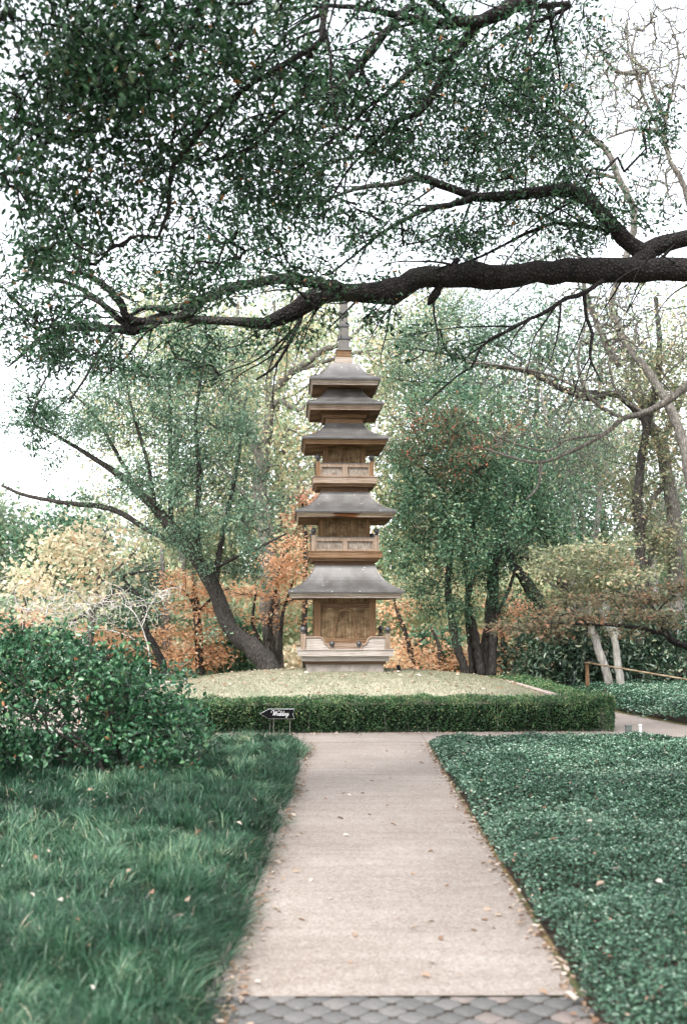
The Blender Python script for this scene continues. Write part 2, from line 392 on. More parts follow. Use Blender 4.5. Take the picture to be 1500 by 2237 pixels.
def prisms(a, b, ra, rb, n=4):
    d = unit(b - a); h = np.where(np.abs(d[:, 2:3]) < .9, np.array([[0, 0, 1.]]), np.array([[1., 0, 0]]))
    x = unit(np.cross(d, h)); y = np.cross(d, x); vs = []
    for k in range(n):
        t = 2 * math.pi * k / n; o = x * math.cos(t) + y * math.sin(t); vs.append((a + o * ra[:, None], b + o * rb[:, None]))
    V = np.stack([v[0] for v in vs] + [v[1] for v in vs], 1).reshape(-1, 3); B = (np.arange(len(a)) * 2 * n)[:, None]
    Q = np.concatenate([B + np.array([[k, (k + 1) % n, n + (k + 1) % n, n + k]]) for k in range(n)])
    return V, Q

def cat(parts):
    Vs, Qs, b = [], [], 0
    for V, Q in parts: Vs.append(V); Qs.append(Q + b); b += len(V)
    return np.vstack(Vs), np.vstack(Qs)

def tree(name, label, category, limbs, blobs, bark, leaf, seed=1, group=None, k=12, L=.055, Wd=.026, spread=.13, flat=0.0, big=False,
         ground=True, rough=.14, sag=.05, tip=.0025, clump=.35, twigs=True, seg=.30, crownname='crown', down=0., DENS=1.5, shoots=None, sides=10, extra=None, kind_leaf=None, rmax=.05):
    """limbs: world polylines [(p3, r), ...]; blobs: (centre, radii3, coverage)"""
    rng = np.random.default_rng(seed); random.seed(seed)
    base = np.array(limbs[0][0][0], float)
    if ground:
        gz = 0.0
        p0 = base.copy(); r0 = limbs[0][0][1]
        if p0[2] > gz + .05:
            d = (base - np.array(limbs[0][1][0])); d = d / max(abs(d[2]), .2) ; g = base + d * (p0[2] - gz) * .45; g[2] = gz - .12
            limbs = [[(g, r0 * 1.35)] + list(limbs[0])] + list(limbs[1:]); base = g.copy(); base[2] = gz
    root = empty(name, tuple(base), 0, label, category, group)
    skp, skr, tubes = [], [], []
    if shoots:
        limbs = list(limbs); new = []
        for li in range(shoots['first'], len(limbs)):
            lm = limbs[li]; ps = np.array([q[0] for q in lm]); rr = [q[1] for q in lm]
            seglen = np.linalg.norm(np.diff(ps, axis=0), axis=1); tot = seglen.sum()
            for _ in range(int(tot * shoots['per_m'] + rng.random())):
                i_ = rng.choice(len(seglen), p=seglen / tot); t_ = rng.random(); b0 = ps[i_] * (1 - t_) + ps[i_ + 1] * t_; r_ = rr[i_] * (1 - t_) + rr[i_ + 1] * t_
                if abs(b0[0]) > b0[1] * .5 and b0[0] > 3.6: continue
                d = (ps[i_ + 1] - ps[i_]) / seglen[i_]; side = unit(np.cross(d, rng.normal(0, 1, 3))[None])[0]; a_ = math.radians(rng.uniform(25, 60))
                d = d * math.cos(a_) + side * math.sin(a_) + np.array(shoots['bias']); d /= np.linalg.norm(d); ln_ = rng.uniform(.7, 1.0) * shoots['len'] * (.6 + .5 * rng.random()); r1 = min(r_ * .6, rng.uniform(.010, .020)); P_ = b0.copy(); line = [(P_.copy(), r1)]
                for s_ in range(4):
                    d = d + rng.normal(0, .16, 3) + np.array([0, 0, shoots['droop']]); d /= np.linalg.norm(d); P_ = P_ + d * ln_ / 4; line.append((P_.copy(), r1 * (1 - .22 * (s_ + 1))))
                new.append(line)
        limbs += new
    for i, lm in enumerate(limbs):
        ps = [np.array(q[0], float) for q in lm]; rs = [q[1] for q in lm]
        rmean = float(np.mean(rs)); st = max(.05, min(.35, rmean * 1.3))
        op, orr = smooth_line(ps, rs, st)
        if rough: op[1:-1] += rng.normal(0, 1, op[1:-1].shape) * np.minimum(orr[1:-1, None] * .10, .02)
        skp.append(op); skr.append(orr)
        nn = sides if max(rs) > .05 else 6
        tubes.append(sweep(op, orr, nn, rough, seed * 3.1 + i))
    if not blobs:
        V, Q = cat(tubes); mesh_np('trunk', V - base, Q, bark, root, smooth=True); return root
    nodes = []; wts = []
    shape = .7 if big else .5
    lv_pts = []
    for (c, R, cov) in blobs:
        c = np.array(c, float); R = np.array(R, float)
        px2 = (F / np.linalg.norm(c - np.array([0, 0, EYE]))) ** 2
        area = math.pi * R[0] * R[2] * px2; nl = DENS * (1 + flat) * cov * area / (shape * .55 * L * Wd * px2)
        nn = max(4, int(nl / k))
        nc = max(3, int(nn / 9)); u = rng.normal(0, 1, (nc, 3)); u = unit(u) * rng.random((nc, 1)) ** (1 / 2.6); cc = c + u * R
        pick = cc[rng.integers(0, nc, nn)]; pts = pick + np.clip(rng.normal(0, 1, (nn, 3)), -1.7, 1.7) * R * clump * .5
        if down: pts[:, 2] -= down * rng.random(nn)
        nodes.append(pts)
    N = np.vstack(nodes); S = np.vstack(skp); SR = np.concatenate(skr)
    N = N[N[:, 2] > .12]
    dmin = np.min(np.linalg.norm(N[:, None, :] - S[None, ::3, :], axis=2), axis=1); order = np.argsort(dmin)
    cap = len(S) + len(N) * 6 + 10; pos = np.zeros((cap, 3)); par = np.full(cap, -1); pos[:len(S)] = S; cnt = len(S); ns = len(S); term = []
    for i in order:
        p = N[i]
        j = int(np.argmin(np.sum((pos[:cnt] - p) ** 2, 1))); q = pos[j]; dist = np.linalg.norm(p - q)
        m = min(5, max(1, int(dist / seg))); prev = j; jit = rng.normal(0, 1, 3) * dist * .12
        for t_ in range(1, m + 1):
            t = t_ / m; w = math.sin(math.pi * t) if m > 1 else 0
            if cnt >= cap - 1: break
            pos[cnt] = q + (p - q) * t + jit * w + np.array([0, 0, sag * dist * w]); par[cnt] = prev; prev = cnt; cnt += 1
        term.append(prev)
    rad = np.full(cnt, tip); acc = np.zeros(cnt)
    for i in range(cnt - 1, ns - 1, -1):
        r = max(tip, acc[i] ** (1 / 2.2)) if acc[i] > 0 else tip; rad[i] = min(r, rmax)
        pp = par[i]
        if pp >= ns: acc[pp] += rad[i] ** 2.2
    e = np.arange(ns, cnt); pa = par[e]; a = pos[pa]; b = pos[e]; rb = rad[e]; ra = np.where(pa >= ns, rad[np.maximum(pa, ns)] if cnt > ns else rb, rb * 1.25)
    ra = np.minimum(ra, rb * 1.6)
    tubes.append(prisms(a, b, ra, rb, 4)); V, Q = cat(tubes); mesh_np('trunk', V - base, Q, bark, root, smooth=True)
    # leaves along the end twigs
    term = np.array(term); tp = pos[term]; tq = pos[par[term]]
    idx = np.repeat(np.arange(len(term)), k); f = rng.random((len(idx), 1))
    c0 = tp[idx] * (1 - f * .55) + tq[idx] * f * .55
    off = rng.normal(0, 1, c0.shape) * spread * np.array([1, 1, 1 - .72 * flat]); c0 = c0 + off
    tw = unit(tp - tq + 1e-6)[idx]
    d = unit(tw * .7 + unit(off) * .5 + rng.normal(0, .6, c0.shape)); d[:, 2] -= .15; d[:, 2] *= (1 - .6 * flat)
    nrm = rng.normal(0, 1, c0.shape) * (1 - .35 * flat) + np.array([0, -.5 * flat, .5 + .3 * flat])
    ll = L * (.65 + .7 * rng.random(len(c0)))
    rn = np.clip(rng.normal(.5, .2, len(term))[idx] + rng.normal(0, .2, len(c0)), 0, 1); rn = np.where(rng.random(len(rn)) < .01, 1, rn * .985)
    V, Q, R_ = leaf_mesh(c0, d, nrm, ll, ll * Wd / L, big, rn)
    mesh_np(crownname, V - base, Q, leaf, root, R_)
    return root

def LM(pts, Y=None):
    """limb from photo pixels: (px, py, r_px[, Y])"""
    out = []
    for q in pts:
        y = q[3] if len(q) > 3 else Y
        out.append((P(q[0], q[1], y), q[2] * mpp(q[1], y)))
    return out
def BL(items, Y=None, dz=1.0):
    """blobs from photo pixels: (px, py, rx, ry, cov[, Y[, ry_depth]])"""
    out = []
    for q in items:
        y = q[5] if len(q) > 5 else Y; m = mpp(q[1], y); rd = q[6] if len(q) > 6 else dz
        out.append((P(q[0], q[1], y), (q[2] * m, rd, q[3] * m), q[4]))
    return out

# ------------------------------------------------------------------ ground, paths, mound
PA = math.radians(2.9)                     # the pagoda and its square bed stand turned a little
ca, sa = math.cos(PA), math.sin(PA)
PC = np.array([0.0, 17.75, 0.0])
def loc(u, v, z=0.0): return np.array([PC[0] + u * ca - v * sa, PC[1] + u * sa + v * ca, z])
def sheet(name, poly, z, mat, kind='structure'):
    b = MB(); b.add([(x, y, z) for x, y in poly], [tuple(range(len(poly)))]); o = b.build(name, mat); o['kind'] = kind; return o
g = MB(); R_ = 600
g.add([(-R_, -R_, 0), (R_, -R_, 0), (R_, R_, 0), (-R_, R_, 0)], [(0, 1, 2, 3)]); o = g.build('ground', M['ground']); o['kind'] = 'structure'
PL, PR = -.61, .985       # edges of the walkway at the near end
def pl(y): return PL + (y - 4.4) * .0095
def pr(y): return PR + (y - 4.4) * .0075
sheet('path', [(pl(4.62), 4.62), (pr(4.62), 4.64), (pr(14), 13.72), (pl(14), 13.72)], .012, M['path'])
sheet('cross_path', [(-9, 13.2), (pl(14), 13.724), (pr(14), 13.724), (9, 14.0), (9, 15.6), (5.05, 15.9), (4.62, 18.2), (4.3, 22.2), (-9, 22.2)], .008, M['path'])
j = MB()
for x, y0, y1 in ((pl(14) - .02, 13.73, 14.8), (pr(14) + .0, 13.73, 14.8)): j.box(x, x + .012, y0, y1, .0125, .014)
for y in (13.72,): j.box(pl(y), pr(y), y, y + .012, .013, .0145)
o = j.build('path_joints', simple('joint', (.22, .18, .15), .9, .1)); o['kind'] = 'structure'
# soil under the beds
sheet('soil_bed', [(-9, 1.5), (pl(3) - .02, 1.5), (pl(13) - .02, 13.1), (-9, 12.7)], .010, M['soil'])
sheet('soil_bed', [(pr(3) + .03, 1.5), (9, 1.5), (9, 13.7), (pr(13) + .03, 13.55)], .010, M['soil'])
sheet('soil_bed', [(5.25, 15.95), (7.0, 15.3), (14, 13.6), (14, 24), (4.5, 24), (4.78, 18.2)], .016, M['soil'])
sheet('soil_bed', [(PL - .05, 1.5), (PR + .05, 1.5), (PR + .05, 4.63), (PL - .05, 4.612)], .006, M['soil'])
# pavers laid on the diagonal across the near end
rng = np.random.default_rng(5); pv, pq, prn = [], [], []
sd_ = .108
for i in range(-20, 60):
    for jx in range(-40, 40):
        cx = (i - jx) * sd_ * .7071 + .2; cy = 4.62 - (i + jx) * sd_ * .7071 * 1.0
        if cy > 4.64 or cy < 2.2 or cx < PL - .02 or cx > PR + .03: continue
        q = sd_ * .5 - .0045; b0 = len(pv); rot = rng.normal(0, .05); dz = rng.normal(0, .0015)
        for zz, s_ in ((-.02, 1), (.010, 1), (.015, .86)):
            ring = []
            for a in range(16):
                t = 2 * math.pi * (a + .5) / 16; c_, s2 = math.cos(t), math.sin(t); m_ = max(abs(c_), abs(s2))
                k_ = (q / m_) * .97 + q * .04; k_ = min(k_, q / m_)
                xx, yy = c_ * k_ * s_, s2 * k_ * s_; an = math.pi / 4 + rot
                X_, Y_ = cx + xx * math.cos(an) - yy * math.sin(an), cy + xx * math.sin(an) + yy * math.cos(an)
                pv.append((X_, min(Y_, 4.612), zz + dz))
        pv.append((cx, min(cy, 4.61), .016 + dz))
        for r_ in range(2):
            for a in range(16): pq.append((b0 + r_ * 16 + a, b0 + r_ * 16 + (a + 1) % 16, b0 + (r_ + 1) * 16 + (a + 1) % 16, b0 + (r_ + 1) * 16 + a))
        for a in range(0, 16, 2): pq.append((b0 + 32 + a, b0 + 32 + a + 1, b0 + 32 + (a + 2) % 16, b0 + 48))
        prn += [rng.random() * (1 if cx > .25 else .68)] * 49
o = mesh_np('paver_band', pv, pq, M['paver'], None, prn, True); o['kind'] = 'structure'
# mound inside the kerb
KU, KV0, KV1 = 3.04, -2.36, 1.78
def mound_z(u, v):
    a = np.clip(1 - np.abs(u / KU) ** 2.2, 0, 1); vv = np.where(v < 0, v / KV0, v / KV1); b = np.clip(1 - np.abs(vv) ** 2.2, 0, 1)
    return .40 + .345 * (a * b) ** .62
nu, nv = 90, 70
uu, vv = np.meshgrid(np.linspace(-KU, KU, nu), np.linspace(KV0, KV1, nv)); zz = mound_z(uu, vv)
zz = zz + rng.normal(0, .003, zz.shape)
V = np.stack([PC[0] + uu * ca - vv * sa, PC[1] + uu * sa + vv * ca, zz], -1).reshape(-1, 3); ix = np.arange(nu * nv).reshape(nv, nu)
Q = np.stack([ix[:-1, :-1], ix[:-1, 1:], ix[1:, 1:], ix[1:, :-1]], -1).reshape(-1, 4)
def turfground():
    m, n, out = newmat('mound_turf_base')
    t = noisen(n, 1.3, 7, coords(n), .7); r = ramp(n, [(.35, (.19, .20, .135)), (.5, (.26, .25, .18)), (.65, (.32, .29, .215))]); n.links.new(t.outputs[0], r.inputs[0])
    t2 = noisen(n, 40, 5, coords(n), .7); princ(n, out, r.outputs[0], .95, bump(n, t2.outputs[0], .5, .01), .1); return m
o = mesh_np('mound', V, Q, turfground(), None, None, True); o['kind'] = 'structure'
sk = MB()
b_ = [loc(-KU, KV0), loc(KU, KV0), loc(KU, KV1), loc(-KU, KV1)]
# stone kerb: four sides
root = empty('stone_kerb', tuple(PC), PA, 'low brown stone kerb framing the grassy mound inside the hedge', 'kerb')
for (x0, x1, y0, y1) in ((-KU - .14, KU + .14, KV1, KV1 + .14), (-KU - .14, KU + .14, KV0 - .14, KV0), (KU, KU + .14, KV0, KV1), (-KU - .14, -KU, KV0, KV1)):
    MB().frus(x0, x1, y0, y1, 0, x0 + .004, x1 - .004, y0 + .004, y1 - .004, .455).build('kerb_side', M['kerb'], root)

# ------------------------------------------------------------------ grass-like stuff
def blades(name, X, Y, Z0, h, lean, w, mat, seed, segs=3, rnd=None, kind='stuff', label=None, cat_=None, top=None):
    """curved grass blades; lean = N x 2 drift of the tip"""
    rng = np.random.default_rng(seed); N = len(X); a = rng.random(N) * 2 * math.pi; sx, sy = np.cos(a), np.sin(a)
    w = np.broadcast_to(w, (N,)); h = np.broadcast_to(h, (N,)); rows = []
    for i in range(segs + 1):
        t = i / segs; bend = t ** 1.8; droop = 1 - .38 * t * t * np.minimum(1, np.linalg.norm(lean, axis=1) / np.maximum(h, .01))
        px = X + lean[:, 0] * bend; py = Y + lean[:, 1] * bend; pz = Z0 + h * t * droop; ww = w * (1 - t * .85) * .5
        rows.append(np.stack([px - sx * ww, py - sy * ww, pz], 1)); rows.append(np.stack([px + sx * ww, py + sy * ww, pz], 1))
    V = np.stack(rows, 1).reshape(-1, 3); k = 2 * (segs + 1); B = (np.arange(N) * k)[:, None]
    Q = np.concatenate([B + np.array([[2 * i, 2 * i + 1, 2 * i + 3, 2 * i + 2]]) for i in range(segs)])
    o = mesh_np(name, V, Q, mat, None, np.repeat(rnd, k)); tag(o, label, cat_, None, kind); return o

def snoise(x, y, s, seed=0):
    """cheap smooth value noise"""
    r = np.random.default_rng(seed); G = r.random((64, 64)); x = (x * s) % 63; y = (y * s) % 63
    i, j = x.astype(int), y.astype(int); fx, fy = x - i, y - j; fx = fx * fx * (3 - 2 * fx); fy = fy * fy * (3 - 2 * fy)
    return (G[i, j] * (1 - fx) + G[i + 1, j] * fx) * (1 - fy) + (G[i, j + 1] * (1 - fx) + G[i + 1, j + 1] * fx) * fy
def bedpoints(rng, y0, y1, dens, side):
    """points over a bed between its path edge and a bit beyond the view"""
    W_ = (.40 * y1 + .8); n = int(dens * W_ * (y1 - y0)); y = rng.uniform(y0, y1, n); t = rng.random(n) * W_
    edge = pl(y) if side < 0 else pr(y); x = edge + side * t; k = np.abs(x) < .40 * y + 1.2; return x[k], y[k], t[k]
rng = np.random.default_rng(11)
Xs, Ys, Ts, Ws = [], [], [], []
for y0, y1, dn, w in ((2.6, 5.2, 9500, .0042), (5.2, 7.5, 6600, .0055), (7.5, 10, 4000, .0075), (10, 13.25, 3000, .010)):
    x, y, t = bedpoints(rng, y0, y1, dn, -1); Xs.append(x); Ys.append(y); Ts.append(t); Ws.append(np.full(len(x), w))
X, Y, T, Wd_ = map(np.concatenate, (Xs, Ys, Ts, Ws))
k = ~((Y > 12.9) & (T < .35) & ((T - .35) ** 2 + (Y - 12.9) ** 2 > .35 ** 2)); X, Y, T, Wd_ = X[k], Y[k], T[k], Wd_[k]
X = X + .055
# gather the blades into tufts that splay outwards
nt_ = len(X) // 30; ti = rng.choice(len(X), nt_, replace=False); tX, tY, tT = X[ti], Y[ti], T[ti]
own = rng.integers(0, nt_, len(X)); ra_ = .006 + .050 * rng.random(len(X)) ** .8; aa = rng.random(len(X)) * 2 * math.pi
X = tX[own] + np.cos(aa) * ra_; Y = tY[own] + np.sin(aa) * ra_; T = tT[own]; Wd_ = np.interp(Y, [3, 5, 8, 13], [.0045, .0055, .008, .011])
n2 = snoise(X + 40, Y + 20, 1.1, 2); n3 = snoise(X + 40, Y + 20, 4.5, 8)
th = (.05 + .095 * rng.random(nt_) ** 1.4)[own]; tc_ = rng.normal(0, .20, nt_)[own]; tdir = rng.normal(0, 1, (nt_, 2)) * .07
edgep = np.clip(1 - T / .40, 0, 1)
hgt = th * (.75 + .4 * rng.random(len(X))) * (.8 + .4 * n3)
fill = rng.random(len(X)) < .30; X = np.where(fill, tX[own] + rng.normal(0, .10, len(X)), X); Y = np.where(fill, tY[own] + rng.normal(0, .10, len(Y)), Y); X = np.minimum(X, pl(Y) + .075); T = np.maximum(pl(Y) + .055 - X, 0)
bedz = lambda T, X, Y: .02 + (.07 + .09 * snoise(X + 40, Y + 20, 2.3, 28)) * np.clip(T / .16, 0, 1) ** .6
ln = np.stack([np.cos(aa), np.sin(aa)], 1) * (ra_ / .056 * .08 + .012)[:, None] + tdir[own] * .9 + rng.normal(0, .018, (len(X), 2)); ln[:, 0] += np.clip(1 - T / .2, 0, 1) * .06
rn = np.clip(.30 + tc_ + .25 * (hgt / .15 - .6) + .22 * (n3 - .5) + .55 * (n2 - .45) + rng.normal(0, .15, len(X)), 0, .985); rn = np.where(rng.random(len(X)) < .006, 1, rn)  # short tufts darker, tall ones lighter: shadow among tufts put into blade colour
blades('mondo_grass', X, Y, bedz(T, X, Y), hgt, ln, Wd_, M['mondo'], 12, 4, rn, 'stuff', 'long dark green mondo grass left of the walkway', 'grass')
# raised dark soil under the grass
gu, gv = np.meshgrid(np.linspace(0, 1, 60) ** 1.5 * 5.6, np.linspace(2.4, 13.2, 70)); gx = pl(gv) + .03 - gu; gz = np.maximum(bedz(gu, gx, gv) - .015, .0)
gz[:, 0] = .0; ixg = np.arange(gu.size).reshape(gu.shape)
o = mesh_np('soil_bed', np.stack([gx, gv, gz], -1).reshape(-1, 3), np.stack([ixg[:-1, :-1], ixg[1:, :-1], ixg[1:, 1:], ixg[:-1, 1:]], -1).reshape(-1, 4), M['soil'], None, None, True); o['kind'] = 'structure'
# mound turf
n = 52000; u = rng.uniform(-KU, KU, n); v = rng.uniform(KV0, KV1, n); k = ~((np.abs(u) < .6) & (np.abs(v) < .6)); u, v = u[k], v[k]
X = PC[0] + u * ca - v * sa; Y = PC[1] + u * sa + v * ca
rn = np.clip(.15 + .6 * snoise(X + 40, Y, 1.4, 5) + rng.normal(0, .2, len(X)), 0, 1)
blades('mound_grass', X, Y, mound_z(u, v) - .005, .022 + .02 * rng.random(len(X)), rng.normal(0, .014, (len(X), 2)), .009, M['turf'], 13, 1, rn, 'stuff', 'short pale sage turf covering the mound', 'grass')

def cover(name, pts, z, L, mat, seed, label, hfun, kindn='stuff', catn='ground cover'):
    rng = np.random.default_rng(seed); X, Y, T = pts; N = len(X)
    hz = hfun(X, Y, T); c = np.stack([X, Y, hz - rng.random(N) ** 1.7 * .075], 1)
    a = rng.random(N) * 2 * math.pi; d = np.stack([np.cos(a), np.sin(a), rng.normal(.05, .4, N)], 1)
    nr = np.stack([rng.normal(0, .45, N), rng.normal(0, .45, N), np.ones(N)], 1)
    e = np.clip(1 - T / .12, 0, 1); nr[:, 0] -= e * 1.2 * np.sign(X - 0); nr[:, 2] -= e * .6
    rn = np.clip(.40 + .36 * (snoise(X + 40, Y, 2.3, seed) - .5) + .3 * (snoise(X + 40, Y, .9, seed + 3) - .5) + rng.normal(0, .27, N), 0, .99); rn = np.where(rng.random(N) < .006, 1, rn)
    ll = L * (.7 + .6 * rng.random(N))
    V, Q, R_ = leaf_mesh(c, d, nr, ll, ll * .56, True, rn)
    o = mesh_np(name, V, Q, mat, None, R_); tag(o, label, catn, None, kindn); return o
PTS = []
Ls = []
for y0, y1, dn, L in ((2.6, 5.4, 13500, .018), (5.4, 8, 9500, .021), (8, 10.8, 6200, .026), (10.8, 13.6, 4600, .031)):
    x, y, t = bedpoints(rng, y0, y1, dn, 1); PTS.append((x, y, t)); Ls.append(np.full(len(x), L))
X, Y, T = (np.concatenate([p[i] for p in PTS]) for i in range(3)); Lc = np.concatenate(Ls)
k = ~((Y > 13.3) & (T < .3) & ((T - .3) ** 2 + (Y - 13.3) ** 2 > .3 ** 2)); X, Y, T, Lc = X[k], Y[k], T[k], Lc[k]
hf = lambda X, Y, T: .03 + .10 * np.clip(T / .20, 0, 1) ** .55 + .08 * snoise(X + 40, Y, 1.7, 21) + .05 * snoise(X + 40, Y, 7.0, 22) + .02 * snoise(X + 40, Y, 16, 23)
hf0 = hf; hf = lambda X, Y, T: hf0(X, Y, T) * np.clip((13.62 - Y) / .8, .15, 1) ** .7
cover('jasmine_ground_cover', (X + .015, Y, T), 0, Lc, M['cover_leaf'], 31, 'low grey green small-leaved ground cover right of the walkway', hf)
# bed beyond the cross path, right
n = 90000; X = rng.uniform(4.25, 9.5, n); Y = rng.uniform(15.2, 21.5, n)
edge = np.interp(Y, [15.2, 15.9, 18.2, 22], [6.9, 5.15, 4.70, 4.45]); edge = edge - .14; k = X > edge; X, Y, T = X[k], Y[k], (X - edge)[k]
cover('jasmine_ground_cover', (X, Y, T), 0, .042, M['cover_leaf'], 33, 'dark green ground cover beyond the bend of the path at right', lambda X, Y, T: .06 + .20 * np.clip(T / .4, 0, 1) ** .7 + .09 * snoise(X, Y, 1.7, 21) + .05 * snoise(X, Y, 6, 22))
# clipped hedge around the mound
HU, HV0, HV1, HT, HH = 3.72, -2.95, 2.85, .52, .47
hroot = empty('box_hedge', tuple(PC), PA, 'low clipped green box hedge bordering the square mound', 'hedge')
rng = np.random.default_rng(41)
def hedge_run(u0, u1, v0, v1, dens, L):
    A = []
    def face(n, f): A.append(f(rng.random(n), rng.random(n)))
    du, dv = u1 - u0, v1 - v0
    dd = lambda m: -rng.random(m) ** 1.6 * .07
    n = int(dens * du * dv); c = np.stack([u0 + du * rng.random(n), v0 + dv * rng.random(n), HH + dd(n)], 1); A.append((c, np.tile([0, 0, 1.], (n, 1))))
    for (nx, ny) in ((0, -1), (0, 1), (-1, 0), (1, 0)):
        ln = du if nx == 0 else dv; n = int(dens * ln * HH); s = rng.random(n); z = rng.random(n) ** .85 * HH
        off = dd(n) - .06 * (1 - z / HH) ** 2 * 1.2
        if nx == 0: c = np.stack([u0 + du * s, (v0 if ny < 0 else v1) + (-1 if ny > 0 else 1) * -off * 1.0, z], 1)
        else: c = np.stack([(u0 if nx < 0 else u1) + (1 if nx < 0 else -1) * -off, v0 + dv * s, z], 1)
        A.append((c, np.tile([nx, ny, .2], (n, 1)).astype(float)))
    return A
A = hedge_run(-HU, HU, HV0, HV0 + HT, 5200, .03) + hedge_run(HU - HT, HU, HV0 + HT, HV1, 3200, .035) + hedge_run(-HU, -HU + HT, HV0 + HT, HV1, 3000, .035) + hedge_run(-HU + HT, HU - HT, HV1 - HT, HV1, 2600, .035)
c = np.vstack([a[0] for a in A]); nn = np.vstack([a[1] for a in A]); N = len(c)
wob = np.stack([snoise(c[:, 0] * 1 + 50, c[:, 2] * 1 + 20, 5.5, 7), snoise(c[:, 1] + 50, c[:, 2] + 20, 5.5, 8), snoise(c[:, 0] + 50, c[:, 1] + 20, 4, 9)], 1) - .5
c = c + nn * wob * .10 + rng.normal(0, .008, c.shape)
for sx in (-1, 1):
    for sy in (-1, 1):
        cx_, cy_ = sx * (HU - .3), (HV0 + .3) if sy < 0 else (HV1 - .3); m_ = (sx * (c[:, 0] - cx_) > 0) & (sy * (c[:, 1] - cy_) > 0); r_ = np.hypot(c[m_, 0] - cx_, c[m_, 1] - cy_); f_ = np.where(r_ > .30, .30 / np.maximum(r_, .01), 1); c[m_, 0] = cx_ + (c[m_, 0] - cx_) * f_; c[m_, 1] = cy_ + (c[m_, 1] - cy_) * f_
# soft rounded outer ends
d = unit(nn * .6 + rng.normal(0, .7, c.shape)); nr = nn * .7 + rng.normal(0, .6, c.shape) + [0, 0, .4]
gap = snoise(c[:, 0] + 50, c[:, 2] * 1.3 + 9, 3.6, 14) + .35 * rng.random(N); keep = ~((c[:, 2] < .30) & (gap > 1.02) & (nn[:, 2] < .5)); 
rn = np.clip(.30 + .30 * c[:, 2] / HH + .6 * (snoise(c[:, 0] + 50, c[:, 2] + c[:, 1] + 20, 9, 6) - .5) + rng.normal(0, .24, N), 0, .985); rn = np.where(rng.random(N) < .01, 1, rn)  # leaves lighten upwards: shaded foot and bright top put into their colour
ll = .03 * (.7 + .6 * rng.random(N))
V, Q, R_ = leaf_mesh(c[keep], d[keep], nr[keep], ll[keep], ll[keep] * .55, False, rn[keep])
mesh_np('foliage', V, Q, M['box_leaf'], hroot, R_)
# the twigs inside
hb = MB()
for i in range(900):
    s = rng.random(); side = rng.choice(4, p=[.36, .22, .2, .22])
    if side == 0: x, y = -HU + .4 + s * (2 * HU - .8), HV0 + .12 + rng.random() * .3
    elif side == 1: x, y = HU - .12 - rng.random() * .3, HV0 + .4 + s * (HV1 - HV0 - .8)
    elif side == 2: x, y = -HU + .12 + rng.random() * .3, HV0 + .4 + s * (HV1 - HV0 - .8)
    else: x, y = -HU + .4 + s * (2 * HU - .8), HV1 - .12 - rng.random() * .3
    hb.tube([(x, y, 0), (x + rng.normal(0, .03), y + rng.normal(0, .03), .2), (x + rng.normal(0, .07), y + rng.normal(0, .06), .42)], [.008, .006, .003], 4)
hb.build('stems', M['bark_grey'], hroot)
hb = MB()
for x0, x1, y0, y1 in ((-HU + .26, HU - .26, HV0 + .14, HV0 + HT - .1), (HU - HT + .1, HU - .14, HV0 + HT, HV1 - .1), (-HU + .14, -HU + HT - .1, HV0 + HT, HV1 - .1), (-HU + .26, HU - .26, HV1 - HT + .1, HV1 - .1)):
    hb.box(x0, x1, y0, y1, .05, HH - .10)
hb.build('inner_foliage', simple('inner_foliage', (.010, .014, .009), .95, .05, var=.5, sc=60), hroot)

# ------------------------------------------------------------------ pagoda
D0 = float(PC[1])
proot = empty('pagoda', (0, D0, .0), PA, 'tall wooden pagoda with five dark metal roofs standing on the grassy mound', 'pagoda')
def hw(wpx, py):
    """half width of a square piece whose front face spans wpx photo pixels"""
    m1 = mpp(py, 1.0) ; return wpx * .5 * m1 * D0 / (1 + wpx * .5 * m1)
def zf(py, h): return float(P(CX, py, D0 - h)[2])
def A_(y): return 640 + y / 4.66
def B_(y): return 1040 + y / 4.66
K = 1 / 4.66
prof_t = [0, .12, .24, .36, .48, .60, .72, .84, .93, 1.0]
prof_f = [0, .045, .10, .17, .25, .345, .47, .64, .82, 1.0]
def ring_boards(mb, ho, hi, z0, z1, inset=0.0):
    """four boards round a square, outer half width ho at the top (ho-inset at the bottom), inner hi"""
    o1, o0 = ho, ho - inset
    v = []
    for h, z in ((o0, z0), (o1, z1), (hi, z1), (hi, z0)):
        v += [(-h, -h, z), (h, -h, z), (h, h, z), (-h, h, z)]
    f = []
    for r in range(4):
        n_ = (r + 1) % 4
        for k in range(4): f.append((r * 4 + k, r * 4 + (k + 1) % 4, n_ * 4 + (k + 1) % 4, n_ * 4 + k))
    return mb.add(v, f)
